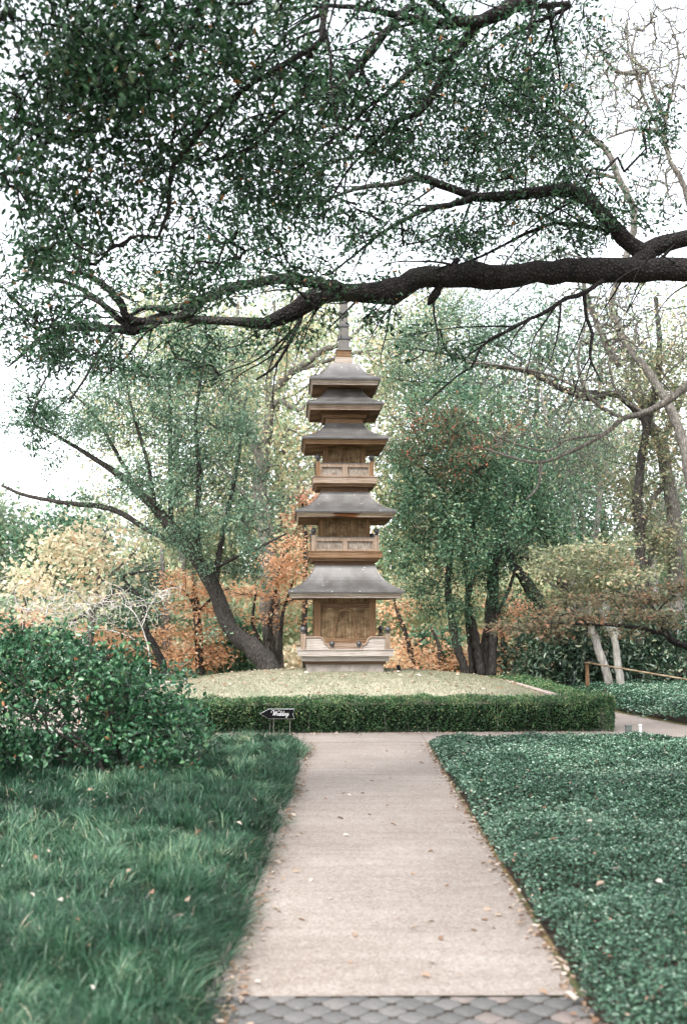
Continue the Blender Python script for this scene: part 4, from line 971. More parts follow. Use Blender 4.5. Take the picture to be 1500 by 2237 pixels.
# ------------------------------------------------------------------ trees and shrubs
# the great oak: trunk stands right of the frame, limbs reach over the lawn and the walkway
T0 = [2080, 640]
trunk = [((6.9, 11.6, -.15), .52), ((6.8, 11.6, 1.2), .42), ((6.65, 11.55, 2.8), .38), ((6.5, 11.5, 4.4), .36), ((6.45, 11.3, 6.2), .30), ((6.3, 10.6, 8.4), .24), ((5.2, 9.6, 10.0), .2)]
m0 = (np.array([6.5, 11.5, 4.5]), .30)
oak = [trunk,
 [m0] + LM([(1800,640,31.7),(1600,600,29.0),(1490,588,25.5),(1400,590,26.4),(1300,590,27.3),(1240,592,26.4),(1170,594,24.6),(1100,603,28.2),(1030,600,29.0),(980,602,25.5),(930,604,23.8),(880,622,23.8),(850,640,28.2),(825,640,23.8),(790,641,21.1),(745,637,18.5),(700,643,21.1),(665,660,22.0),(620,690,19.4),(580,705,15.0),(520,703,10.6),(450,698,9.7),(400,695,9.7),(360,690,10.6),(335,703,15.0),(290,724,11.4),(250,718,8.8),(190,714,8.8),(130,720,8.0),(90,740,6.0),(50,775,4.0),(20,800,2.0)], 11.5),
 LM([(740,632,15.8),(690,618,13.2),(615,609,11.4),(550,622,10.6),(500,630,10.6),(450,651,8.8),(430,670,9.7),(400,690,8.8),(350,700,9.0)], 11.45),
 LM([(450,650,9.0),(400,668,9.0),(360,676,8.0),(320,672,5.0),(280,690,3.0)], 11.4),
 LM([(320,705,11.4,11.50),(280,694,8.0,11.40),(262,660,9.0,11.30),(225,622,8.0,11.10),(190,600,6.0,10.90),(150,575,4.0,10.70),(90,560,2.0,10.40)]),
 LM([(300,722,9.0,11.50),(265,700,8.0,11.50),(215,656,7.0,11.60),(165,625,5.0,11.70),(120,612,4.0,11.80),(60,600,2.0,12.00)]),
 [m0] + LM([(1800,480,21.1),(1640,495,19.4),(1500,518,17.6),(1440,536,19.4),(1400,550,19.4),(1372,532,17.6),(1330,486,15.8),(1290,441,15.0),(1250,418,15.0),(1200,415,13.2),(1150,422,12.3),(1085,432,11.4),(1040,431,9.7),(1010,420,8.8),(960,402,9.0),(910,388,9.0),(870,400,7.0),(820,405,6.0),(770,415,4.0),(700,442,2.0)], 11.7),
 LM([(1420,550,17.6),(1390,575,17.6),(1340,590,15.8)], 11.65),
 LM([(1040,430,8.0,11.70),(990,446,7.0,11.60),(930,458,6.0,11.50),(880,482,5.0,11.40),(830,512,4.0,11.30),(770,560,3.0,11.20),(720,600,2.0,11.10)]),
 LM([(1340,506,6.0,11.70),(1290,497,5.0,11.80),(1215,488,4.0,11.90),(1160,505,4.0,12.00),(1100,535,3.0,12.00),(1050,560,3.0,12.00),(980,590,2.0,12.00)]),
 [((6.45, 11.3, 6.2), .24)] + LM([(1800,-60,21.1,10.00),(1500,-120,21.1,9.80),(1300,-70,19.4,9.60),(1180,-22,17.6,9.50),(1100,24,17.6,9.40),(1050,45,15.0,9.40),(1000,50,12.3,9.30),(940,50,10.6,9.20),(890,37,9.0,9.10),(850,31,7.0,9.00),(800,20,6.0,9.00),(700,12,4.0,8.80),(560,30,2.0,8.60)]),
 LM([(1045,47,11.4,9.40),(1010,95,10.6,9.40),(985,130,9.7,9.40),(960,180,9.0,9.40),(940,215,8.0,9.40),(912,247,7.0,9.40),(870,262,6.0,9.40),(850,277,5.0,9.40),(800,330,4.0,9.30),(760,372,3.0,9.30),(720,440,2.0,9.20)]),
 LM([(972,130,7.0,9.40),(930,136,7.0,9.30),(890,160,7.0,9.20),(850,200,6.0,9.10),(800,236,5.0,9.00),(760,282,4.0,8.90),(700,322,3.0,8.80),(640,380,3.0,8.70),(560,430,2.0,8.60)]),
 LM([(940,48,9.0,9.20),(900,15,9.0,9.10),(850,62,9.0,9.00),(800,120,8.0,8.90),(770,156,7.0,8.80),(730,205,4.0,8.70),(690,250,3.0,8.60)]),
 LM([(1000,50,9.0,9.30),(880,-40,8.8,8.60),(760,-60,9.0,8.00),(715,-5,9.0,7.80),(705,60,8.0,7.70),(698,92,7.0,7.60),(650,122,7.0,7.60),(590,160,6.0,7.50),(530,196,6.0,7.50),(480,240,6.0,7.50),(440,285,6.0,7.46),(410,325,6.0,7.46),(381,358,6.0,7.46),(370,410,5.0,7.46),(368,460,5.0,7.43),(352,505,4.0,7.43),(344,520,4.0,7.43),(300,515,3.0,7.43),(260,535,3.0,7.40),(215,560,2.0,7.40)]),
 LM([(800,120,7.0,8.90),(770,160,6.0,8.60),(735,190,5.0,8.40),(700,205,5.0,8.20),(650,225,5.0,8.00),(600,265,4.0,7.90),(550,320,4.0,7.80),(500,340,3.0,7.70),(430,362,2.0,7.60)]),
 LM([(715,-5,7.0,7.80),(560,-60,7.0,7.33),(450,12,6.0,7.18),(420,60,6.0,7.18),(400,86,6.0,7.18),(385,125,5.0,7.15),(382,200,4.0,7.15),(386,250,4.0,7.15),(372,330,2.0,7.15)]),
 LM([(560,-60,6.0,7.33),(350,-60,6.0,6.97),(230,20,5.0,6.83),(150,90,4.0,6.77),(70,190,3.0,6.70),(20,280,2.0,6.66)]),
 LM([(450,12,5.0,7.18),(330,60,4.0,7.04),(250,110,4.0,6.97),(180,190,3.0,6.91),(145,270,2.0,6.87)]),
 LM([(700,92,5.0,7.60),(640,170,4.0,7.90),(580,240,3.0,8.20),(545,330,2.0,8.40)]),
 LM([(1120,20,7.0,9.40),(1240,10,6.0,10.00),(1180,45,5.0,10.40),(1110,80,4.0,10.60),(1060,110,3.0,10.80),(960,160,2.0,11.00)]),
 LM([(1315,612,6.0,11.30),(1275,640,6.0,11.20),(1230,655,5.0,11.10),(1190,682,5.0,11.00),(1150,700,4.0,11.00),(1110,722,4.0,10.90),(1070,742,4.0,10.90),(1048,762,3.0,10.90),(1030,800,3.0,10.90),(1000,820,2.0,10.90),(925,886,1.5,10.90)]),
 LM([(1275,640,5.0,11.20),(1280,690,4.0,11.20),(1292,730,4.0,11.20),(1288,780,3.0,11.20),(1310,830,1.5,11.20)]),
 LM([(660,680,7.0,11.50),(640,735,4.0,11.40),(600,800,3.0,11.30),(560,830,2.0,11.20)]),
 LM([(250,720,6.0,11.40),(215,770,4.0,11.30),(190,820,3.0,11.20),(150,880,2.0,11.00)]),
 LM([(1000,565,7.0),(950,640,8.0),(938,662,7.0),(960,640,4.0)], 11.5),
]
oakb = [((-.5, 3.2, 6.2), (2.6, 2.2, .7), .9), ((2.5, 4.0, 6.8), (2.2, 2.0, .7), .8), ((.5, 0, 6.8), (3, 2.2, .7), .7), ((-2.5, 5.2, 6.0), (1.6, 1.2, .6), .8)] + BL([(120,120,190,150,1.35,6.83,.8),(330,90,220,120,1.25,7.12,.9),(180,300,220,120,1.1,7.04,.9),(560,110,200,130,.95,7.50,1),(380,260,220,150,.95,7.40,1),(600,260,200,130,.85,8.00,1),(820,110,200,120,.8,8.80,1),  # leading blobs: unseen foliage overhead, added to shade the near walkway
 (90,470,130,120,1.0,7.25,1),(260,430,170,90,.62,7.60,1),(520,410,210,110,.85,8.40,1),(780,300,180,120,.8,9.30,1),(1000,120,150,100,.75,9.60,1),(1000,250,170,120,.8,10.20,1),(1130,300,160,110,.85,10.80,1),(1180,180,100,110,.6,10.60,.9),(1080,380,120,40,.5,11.90,.6),
 (120,620,140,100,1.0,9.50,1.2),(330,600,180,80,.75,10.00,1),(520,560,170,70,.7,10.20,1),(720,500,190,80,.62,10.60,1),(930,500,170,60,.75,11.20,1),(960,350,150,50,.4,11.40,1),(1130,510,180,55,.8,11.90,1),(1270,500,90,50,.5,12.00,.8),
 (1240,340,110,90,.65,11.80,.8),(1350,330,90,120,.22,12.00,.8),(1300,60,120,60,.16,10.50,.8),(1440,480,60,60,.22,11.80,.6),(1450,250,40,70,.2,11.50,.5),(1220,130,80,110,.4,10.80,.8),(1330,470,110,60,.25,11.90,.8),(1440,330,60,60,.2,11.50,.6),
 (90,760,100,90,.85,10.40,1),(230,790,130,60,.55,11.00,.8),(420,770,140,55,.42,11.20,.8),(600,740,90,50,.38,11.30,.7),(60,920,60,80,.4,10.80,.6),(690,690,80,35,.3,11.40,.5),(880,690,130,35,.3,11.30,.4),(1000,760,120,50,.16,11.00,.5),(700,600,200,45,.4,11.40,.8)])
tree('oak_tree', 'great dark oak reaching heavy crooked limbs across the top of the scene', 'tree', oak, oakb, M['bark_oak'], M['oak_leaf'], 7, None, k=9, DENS=1.3, L=.054, Wd=.025, spread=.065, big=True, ground=False, rough=.20, sag=.03, tip=.0036, clump=.40, seg=.26, sides=14, rmax=.022, shoots=dict(first=1, per_m=3.0, len=1.5, droop=-.10, bias=(-.35, 0, -.15)))

# leaning fine-leaved tree left of the pagoda
tree('leaning_elm', 'leaning fine-leaved green tree whose curved trunk rises just left of the pagoda', 'tree', [
 LM([(592,1470,27),(575,1440,24),(545,1412,22),(515,1388,20),(490,1352,18),(475,1305,17),(455,1262,16),(432,1225,15),(405,1192,15),(386,1165,14),(364,1138,13),(327,1096,11),(271,1045,9),(229,1017,6),(187,989,5),(140,961,4),(90,935,3),(20,925,2)], 21.6),
 LM([(400,1195,8),(360,1175,7),(322,1157,6),(261,1119,6),(210,1105,6),(140,1098,5),(56,1082,4),(5,1061,3)], 21.5),
 LM([(440,1235,9,21.6),(434,1200,8,21.4),(429,1161,7,21.2),(434,1077,6,21),(434,1012,5,20.8),(428,920,4,20.7),(440,820,3,20.6),(450,760,2,20.5)]),
 LM([(470,1290,8,21.6),(476,1227,7,21.8),(492,1143,5,22),(518,1021,4,22.2),(530,920,3,22.4),(540,850,2,22.6)]),
 LM([(395,1180,7,21.6),(375,1140,6,21.8),(372,1020,5,22),(372,900,4,22),(368,790,2,22)]),
 LM([(471,1240,5,21.6),(520,1215,4,21.2),(560,1199,3,21),(625,1166,2,20.8)]),
 LM([(300,1070,5,21.5),(250,980,4,21.4),(200,900,3,21.3),(150,850,2,21.2)]),
 LM([(340,1110,5,21.5),(320,1000,4,21),(290,900,3,20.8),(270,800,2,20.7)]),
 ], BL([(230,900,180,90,.55,21),(330,800,170,100,.5,21),(130,960,130,70,.35,21),(430,900,130,110,.6,21),(480,1010,120,110,.62,21.4),(380,1040,120,90,.42,21),(420,1150,130,70,.62,21),(560,1110,70,80,.5,21.3),(515,1240,90,50,.5,21.3),(545,1190,70,60,.55,21.3),(470,780,130,70,.4,21),(250,1090,160,30,.3,21.4),(60,880,70,70,.5,21),(470,1330,50,70,.18,21.4)], dz=1.3),
 M['bark_dark'], M['fine_leaf'], 21, None, k=24, DENS=1.2, L=.062, Wd=.030, spread=.105, clump=.36, tip=.004, seg=.5)

# multi-stemmed dense green tree right of the pagoda
tree('multi_stem_tree', 'dense green tree with a cluster of dark stems right of the pagoda', 'tree', [
 LM([(1061,1475,13),(1061,1404,12),(1068,1339,10),(1072,1273,9),(1080,1227,8),(1089,1124,6),(1068,1030,4),(1050,940,2)], 22.3),
 LM([(1018,1475,10),(1012,1455,9),(996,1404,9),(984,1343,8),(977,1273,7),(985,1180,5),(960,1080,3)], 22),
 LM([(1032,1475,8),(1029,1418,8),(1022,1357,7),(1020,1280,5),(1010,1200,3)], 22.5),
 LM([(1050,1475,10),(1043,1427,10),(1033,1367,8),(1019,1320,6),(1040,1220,4),(1030,1100,3)], 22.2),
 LM([(1074,1475,9),(1076,1367,9),(1080,1250,7),(1110,1150,5),(1130,1060,3)], 22.1),
 LM([(1062,1390,5,22.2),(1085,1340,4,22),(1110,1290,4,22),(1125,1240,3,21.8)]),
 LM([(1080,1227,5,22.3),(1000,1110,4,22),(930,1030,3,21.7),(880,1000,2,21.5)]),
 ], BL([(980,1010,120,80,1.15,21.8),(1070,1040,110,90,1.1,21.8),(1060,1150,120,80,1.25,21.8),(960,1140,100,90,1.05,21.8),(930,1240,90,60,.8,21.8),(1060,1240,90,50,1.0,21.8),(890,1060,45,100,.8,21.5),(870,1190,35,90,.75,21.8),(1010,1330,70,45,.6,22),(1090,1330,50,40,.5,22),(920,1320,60,40,.55,22),(1150,1080,70,80,.8,22.2),(1010,900,110,60,.85,22),(890,900,60,50,.5,22),(1000,1390,60,25,.3,22)], dz=1.4),
 M['bark_dark'], M['dense_leaf'], 22, None, k=26, DENS=1.1, L=.066, Wd=.032, spread=.12, clump=.36, tip=.004, seg=.5)
tree('berry_tree', 'small tree with rusty berries among green leaves high right of the pagoda', 'tree', [
 LM([(1078,1470,6),(1084,1300,5),(1080,1150,4),(1050,1040,4),(980,1000,3),(920,990,3),(880,970,2)], 22.6),
 LM([(1050,1040,3),(1000,960,3),(960,900,2)], 21.5)],
 BL([(930,930,80,50,.6,20.6),(890,985,60,40,.6,20.6),(1000,960,80,50,.45,20.6),(950,1010,80,25,.5,20.6),(1080,960,50,60,.2,20.8)], dz=.8), M['bark_dark'], M['berry_leaf'], 23, None, k=22, L=.058, Wd=.028, spread=.15, clump=.5, tip=.004, seg=.4)
tree('ivy_clad_tree', 'ivy-clad leaning tree between the dense green tree and the olive maple', 'tree', [
 LM([(1232,1480,15),(1215,1400,15),(1192,1345,14),(1173,1310,14),(1148,1273,13),(1122,1236,11),(1105,1190,8),(1090,1120,5)], 22.5),
 LM([(1260,1460,12,23),(1235,1290,11,23),(1206,1199,10,23),(1173,1133,9,23),(1159,1096,8,23),(1136,1068,7,23),(1108,1035,6,23),(1070,1007,5,23),(1040,985,3,23)]),
 LM([(1225,1285,6,22.6),(1215,1258,6,22.5),(1183,1236,5,22.5),(1136,1217,4,22.4)]),
 LM([(1160,1098,4,23),(1120,1107,3,22.8),(1085,1120,2,22.6)])],
 BL([(1180,1190,70,70,.8,22.8),(1120,1120,60,70,.7,22.8),(1160,1000,90,90,.4,23),(1230,1080,80,110,.42,23.2),(1170,1300,22,50,.8,22.4,.2),(1250,1180,60,60,.5,23.2)], dz=1), M['bark_dark'], M['dense_leaf'], 24, None, k=26, L=.06, Wd=.03, spread=.16, clump=.5, tip=.004, seg=.5)
# olive maple with pale twin trunks
tree('olive_maple', 'olive and bronze maple on two pale leaning trunks right of the mound', 'tree', [
 LM([(1333,1524,10),(1325,1475,9),(1313,1437,9),(1290,1371,8),(1272,1330,7),(1255,1290,5),(1240,1240,3)], 20.4),
 LM([(1360,1526,9),(1355,1490,9),(1348,1450,8),(1341,1395,7),(1328,1368,6),(1310,1335,4),(1290,1280,3)], 20.2),
 LM([(1342,1398,5,20.2),(1352,1360,5,20.2),(1370,1310,4,20.2),(1380,1250,2,20.2)]),
 LM([(1272,1330,4,20.4),(1225,1290,3,20.2),(1180,1260,2,20)])],
 BL([(1240,1225,100,22,.9,20.3),(1310,1195,90,22,.7,20.3),(1200,1262,70,20,.7,20.1),(1280,1262,120,22,.9,20.3),(1360,1240,60,30,.6,20.4),(1250,1300,90,18,.7,20.1),(1330,1300,80,20,.6,20.3),(1260,1195,40,15,.5,20.3)], dz=1.2),
 M['bark_pale'], M['olive_leaf'], 25, None, k=22, L=.075, Wd=.045, spread=.17, flat=.8, clump=.5, tip=.004, seg=.4)
# nearer maple: a bough of bronze foliage from the right
tree('bronze_maple', 'bronze maple bough reaching in low from the right edge', 'tree', [
 [((4.3, 8.7, -.1), .10), ((4.2, 8.7, .8), .09), (P(1900, 1440, 8.7), .07)] + LM([(1640,1445,9,8.7),(1495,1412,8,8.7),(1450,1386,6,8.6),(1410,1376,5,8.5),(1350,1366,4,8.4),(1285,1364,3,8.3),(1200,1360,2,8.2)]),
 LM([(1460,1390,5,8.6),(1440,1345,4,8.7),(1400,1310,3,8.8),(1340,1290,2,8.8)]),
 LM([(1450,1386,3,8.6),(1435,1340,3,8.5),(1470,1300,2,8.5)]),
 [(P(1900, 1440, 8.7), .06)] + LM([(1800,1200,10,8.9),(1720,1060,6,9.2)])],
 BL([(1170,1372,75,11,.62,8.3),(1270,1345,95,14,.85,8.4),(1340,1310,80,13,.7,8.7),(1400,1345,80,12,.6,8.5),(1430,1300,60,13,.6,8.7),(1470,1285,40,10,.5,8.7),(1210,1392,50,7,.35,8.3),(1330,1385,60,7,.3,8.4),(1460,1362,40,9,.3,8.5)], dz=.35),
 M['bark_oak'], M['rust_leaf'], 26, None, k=13, DENS=2.8, L=.035, Wd=.018, spread=.06, flat=.85, ground=False, clump=.55, tip=.0018, seg=.12, rmax=.008)

# ---- autumn maples and others behind the mound
def small_tree(name, label, cat_, stems, blobs, bark, leaf, seed, Y, **kw):
    return tree(name, label, cat_, [LM(s, Y) for s in stems], BL(blobs, Y, kw.pop('dz', 1.1)), bark, leaf, seed, None, **kw)
mk = dict(k=22, DENS=1.1, L=.085, Wd=.05, spread=.2, flat=.78, clump=.5, tip=.004, seg=.45)
small_tree('orange_maple', 'orange layered maple behind the leaning trunk left of the pagoda', 'tree', [[(439,1482,10),(434,1395,9),(430,1334,8),(425,1290,5),(420,1250,3)], [(430,1330,4),(400,1290,3),(360,1275,2)], [(432,1340,4),(470,1300,3),(500,1285,2)]],
 [(395,1268,60,14,.85),(420,1300,85,16,.95),(370,1330,55,13,.7),(450,1345,80,14,.85),(400,1385,80,18,.8),(470,1385,70,16,.6),(400,1435,90,26,.9),(460,1430,50,30,.6)], M['bark_dark'], M['orange_leaf'], 31, 24, **mk)
small_tree('orange_maple', 'orange maple with several thin dark stems touching the pagoda at left', 'tree', [[(600,1482,7),(596,1420,7),(590,1360,5),(600,1300,4),(610,1240,2)], [(586,1482,6),(570,1410,5),(552,1360,4),(560,1290,2)], [(604,1480,5),(612,1410,5),(618,1340,4),(640,1270,2)], [(585,1400,3),(600,1330,3),(640,1310,2)]],
 [(610,1225,65,16,.85),(650,1195,40,18,.75),(590,1262,70,15,.85),(640,1260,45,18,.85),(570,1300,75,16,.75),(630,1310,55,16,.75),(570,1345,60,14,.4),(520,1290,60,16,.6),(630,1355,40,12,.4)], M['bark_dark'], M['orange_leaf'], 32, 24.5, **mk)
small_tree('red_maple', 'bright red orange maple top showing left of the second pagoda roof', 'tree', [[(668,1478,7),(665,1350,6),(668,1200,5),(664,1130,3),(660,1090,2)]],
 [(665,1105,38,14,.95),(648,1130,34,12,.8),(680,1085,18,10,.7),(655,1160,30,14,.5),(640,1185,30,12,.6)], M['bark_dark'], M['red_leaf'], 33, 26, **mk)
small_tree('orange_maple', 'orange maple bough immediately right of the lowest pagoda storey', 'tree', [[(905,1482,6),(895,1420,6),(880,1370,5),(865,1330,3),(860,1310,2)], [(895,1420,3),(930,1390,2)]],
 [(865,1332,42,12,.9),(900,1316,28,9,.6),(850,1368,28,10,.6),(870,1395,45,14,.7),(900,1430,65,14,.85),(860,1455,40,12,.8)], M['bark_dark'], M['orange_leaf'], 34, 23.5, **mk)
small_tree('orange_maple', 'pale orange maple low behind the right side of the mound', 'tree', [[(965,1482,6),(960,1440,5),(955,1400,4),(940,1370,2)]],
 [(930,1425,60,18,.8),(960,1450,55,16,.8),(900,1462,60,10,.7),(980,1400,30,20,.3)], M['bark_dark'], M['orange_leaf'], 35, 25.5, **mk)
small_tree('orange_maple', 'orange maple glowing behind the cluster of dark stems', 'tree', [[(1098,1482,6),(1098,1420,6),(1095,1370,4),(1090,1330,2)]],
 [(1100,1400,30,40,.85),(1085,1450,45,20,.85),(1040,1440,40,24,.7),(1120,1340,50,20,.6),(1050,1380,30,20,.4)], M['bark_dark'], M['orange_leaf'], 36, 25, **mk)
small_tree('red_maple', 'pinkish red maple glimpsed beside the ivy-clad leaning trunk', 'tree', [[(1130,1482,6),(1132,1400,5),(1130,1340,3),(1125,1310,2)]],
 [(1120,1322,38,14,.95),(1165,1335,35,18,.8),(1105,1300,26,10,.6),(1390,1228,20,20,.9),(1200,1320,34,20,.6)], M['bark_dark'], M['red_leaf'], 37, 27, **mk)
small_tree('red_maple', 'salmon red maple low at the left edge behind the shrub', 'tree', [[(60,1480,7),(55,1400,6),(50,1340,4),(60,1310,2)]],
 [(35,1335,40,20,.5),(75,1362,40,14,.4),(25,1375,30,14,.5)], M['bark_dark'], M['red_leaf'], 38, 25, **mk)
small_tree('orange_maple', 'orange maple low between the yellow tree and the black curving trunk', 'tree', [[(240,1480,6),(238,1430,5),(235,1390,3),(230,1370,2)]],
 [(230,1380,45,15,.85),(270,1400,50,16,.75),(200,1372,40,10,.6),(300,1420,40,20,.7)], M['bark_dark'], M['orange_leaf'], 39, 24.5, **mk)
small_tree('yellow_tree', 'pale yellow-leaved tree at left above the green shrub', 'tree', [[(190,1480,9),(195,1400,8),(205,1330,7),(215,1260,5),(225,1190,3),(235,1150,2)], [(205,1330,4),(160,1290,3),(110,1260,2)], [(210,1280,4),(260,1240,3),(300,1200,2)]],
 [(220,1170,90,30,.75),(150,1215,80,35,.75),(240,1225,90,30,.65),(110,1265,70,35,.7),(200,1290,90,30,.6),(120,1320,70,24,.55),(60,1290,50,25,.5),(310,1170,50,24,.5)], M['bark_grey'], M['yellow_leaf'], 40, 22.5, k=16, L=.12, Wd=.075, spread=.22, flat=.3, clump=.5, tip=.004, seg=.5)
# dark curving trunk
tree('dark_curved_tree', 'thin black tree with a kinked bough behind the left shrub', 'tree', [
 LM([(362,1482,8),(352,1440,8),(336,1409,8),(318,1375,8),(313,1355,8),(317,1335,7),(305,1305,6),(290,1290,6),(261,1287,5),(245,1296,5),(229,1315,5),(201,1334,4),(160,1358,3),(126,1376,2)], 21),
 LM([(305,1300,3),(270,1262,3),(300,1252,3),(345,1245,2)], 21)],
 BL([(300,1310,60,40,.18,21.2),(250,1260,60,20,.12,21)], dz=.6), M['bark_oak'], M['fine_leaf'], 41, None, k=10, L=.05, Wd=.025, tip=.003, rough=.25)
small_tree('grey_pine', 'straight grey scaly trunk with dark evergreen crown left of the orange maple', 'tree', [[(369,1482,11),(366,1430,10),(362,1385,10),(360,1334,9),(356,1270,7),(354,1200,4)]],
 [(300,1300,60,50,.8),(350,1250,50,40,.6),(270,1340,60,40,.9),(330,1370,45,40,.8),(240,1300,40,40,.6)], M['bark_grey'], M['laurel_leaf'], 42, 26, k=24, L=.08, Wd=.04, spread=.2, tip=.005)
def bare(name, label, limbs, bark, seed, N=90, Y=24, spreadpx=120, tip=.004, blobs=None, leaf=None, cov=None):
    """leafless tree: the crown blobs only steer twigs; a few last leaves"""
    return tree(name, label, 'tree', limbs, blobs, bark, leaf or M['light_leaf'], seed, None, k=1, L=.05, Wd=.03, spread=.1, clump=.7, tip=tip, seg=.35, sag=.1, rough=.1)
# white-barked bare shrub tree at left
bare('bare_white_tree', 'leafless white-twigged small tree spreading above the left shrub', [
 LM([(330,1475,1.6),(325,1420,1.6),(310,1370,1.2),(290,1335,1.2),(255,1315,0.9),(200,1320,0.9),(140,1340,0.6),(60,1335,0.6),(15,1320,0.5)], 20),
 LM([(310,1370,1.2),(330,1320,0.9),(360,1290,0.9),(392,1282,0.6)], 20), LM([(325,1420,1.2),(280,1390,0.9),(220,1375,0.7),(130,1385,0.6)], 20), LM([(290,1335,0.9),(270,1290,0.6),(230,1270,0.5)], 20)],
 M['bark_white'], 43, tip=.0035, blobs=BL([(260,1330,110,35,.07,20),(130,1330,100,40,.07,20),(340,1300,50,25,.07,20),(80,1290,60,30,.04,20)], dz=.8))
# tall grey tree behind the pagoda at left, pale thin foliage
tree('tall_grey_tree', 'tall grey-barked tree with sparse pale yellow-green leaves behind the pagoda', 'tree', [
 LM([(600,1482,24),(590,1300,22),(583,1180,20),(578,1119,18),(569,1073,17),(574,1017,15),(583,947,12),(588,900,10),(587,870,9),(600,850,8),(640,812,8),(680,785,7),(705,765,6),(745,752,5),(800,705,3),(840,660,2)], 26),
 LM([(574,1017,11),(560,975,10),(540,930,8),(515,850,7),(508,800,6),(516,730,5),(520,660,3)], 26),
 LM([(587,870,7),(590,800,6),(604,740,5),(598,660,3)], 26),
 LM([(588,900,6),(610,875,6),(635,890,5),(655,896,4),(670,880,2)], 26),
 LM([(640,812,5),(680,800,4),(760,775,4),(830,760,3),(900,730,2)], 26),
 LM([(520,880,6),(470,820,5),(430,780,4),(400,720,3)], 26),
 LM([(583,1180,6),(545,1100,5),(500,1040,4),(470,1000,3)], 26),
 LM([(570,1080,5),(620,1100,4),(660,1080,3)], 26)],
 BL([(560,760,120,70,.42),(650,720,110,60,.36),(450,740,110,70,.36),(620,930,60,80,.55),(640,1020,55,60,.6),(540,850,80,60,.4),(500,960,60,60,.35),(770,720,100,60,.32),(830,800,80,60,.4),(850,870,50,60,.55),(380,850,90,70,.3),(640,1080,50,30,.5),(600,1160,70,30,.5),(300,700,100,60,.3),(250,950,110,60,.15)], 26, 2),
 M['bark_grey'], M['light_leaf'], 44, None, k=14, DENS=2.0, L=.105, Wd=.062, spread=.28, clump=.55, tip=.006, seg=.6)
# bare pale trees at right
tree('bare_grey_tree', 'tall mostly bare grey tree leaning across the sky at upper right', 'tree', [
 LM([(1560,1480,15),(1540,1250,14),(1510,1060,13),(1485,945,11),(1460,890,10),(1435,845,9),(1410,805,9),(1375,765,8),(1350,715,8),(1335,660,7),(1360,580,7),(1382,505,8),(1380,450,7),(1350,390,7),(1325,330,6),(1280,290,5),(1225,250,4),(1175,215,3),(1100,200,2)], 22),
 LM([(1355,800,9,22.5),(1330,765,8,22.5),(1305,710,7,22.5),(1285,660,6,22.5),(1270,600,4,22.5)]),
 LM([(1350,390,4,22),(1280,370,4,22),(1240,330,3,22),(1150,270,2,22)])],
 BL([(1300,650,120,90,.12,22),(1200,560,100,60,.1,22),(1380,700,80,90,.1,22),(1150,400,100,90,.14,22),(1250,250,80,100,.1,22)], dz=1.5), M['bark_grey'], M['fine_leaf'], 45, None, k=5, DENS=2.5, L=.075, Wd=.04, spread=.2, clump=.8, tip=.006, seg=.5, sag=.1)
bare('bare_tree', 'slender leafless tree with upright twigs against the white sky at top right', [
 LM([(1600,1480,12),(1590,1000,11),(1540,600,10),(1505,450,7),(1488,395,6),(1462,350,5),(1450,300,4.5),(1452,265,4),(1430,210,3.5),(1412,155,3),(1385,135,2.5),(1350,92,2)], 24),
 LM([(1450,270,4),(1470,190,3),(1482,120,2),(1462,50,1.5)], 24), LM([(1447,290,4),(1420,284,4),(1380,283,3),(1325,302,2)], 24), LM([(1412,158,4),(1360,160,4),(1325,135,3),(1300,80,2)], 24), LM([(1412,158,4),(1380,120,3),(1390,60,2)], 24), LM([(1445,300,3),(1400,200,3),(1372,110,2),(1368,40,1.5)], 24)],
 M['bark_grey'], 46, tip=.0065, blobs=BL([(1400,120,90,90,.05,24),(1450,220,40,80,.05,24),(1350,200,80,80,.045,24),(1420,60,60,50,.04,24),(1430,380,60,80,.04,24),(1300,120,60,60,.02,24)], dz=1.2))
bare('bare_limb_tree', 'bare grey tree whose low limb sweeps in from the right edge below the oak limb', [
 [((6.2, 14, -.1), .13), ((6.1, 14, 1.5), .11), ((5.6, 14, 3.2), .09)] + LM([(1560,800,10),(1495,848,9),(1442,885,8),(1392,906,7),(1360,913,6),(1320,948,5),(1250,985,4),(1180,1010,3.5),(1120,1000,3),(1060,980,2)], 14),
 LM([(1360,913,5),(1320,895,4),(1280,858,3.5),(1262,800,3),(1268,740,2)], 14), LM([(1180,1010,3),(1175,1060,3),(1150,1090,2)], 14), LM([(1320,948,3),(1240,960,3),(1190,985,2.5),(1100,960,2),(1070,940,1.5)], 14),
 LM([(1400,900,4),(1350,860,3),(1330,800,2.5),(1340,740,1.5)], 14), LM([(1280,858,3),(1200,820,3),(1100,800,2.5),(1020,790,2)], 14)],
 M['bark_grey'], 47, tip=.0032, blobs=BL([(1250,820,130,100,.06,14),(1150,920,130,70,.055,14),(1350,780,90,90,.05,14),(1110,800,90,50,.04,14),(1380,660,90,80,.045,14.3),(1250,1000,90,50,.045,14),(1440,740,50,90,.045,14),(1300,700,90,60,.04,14)], dz=.8))
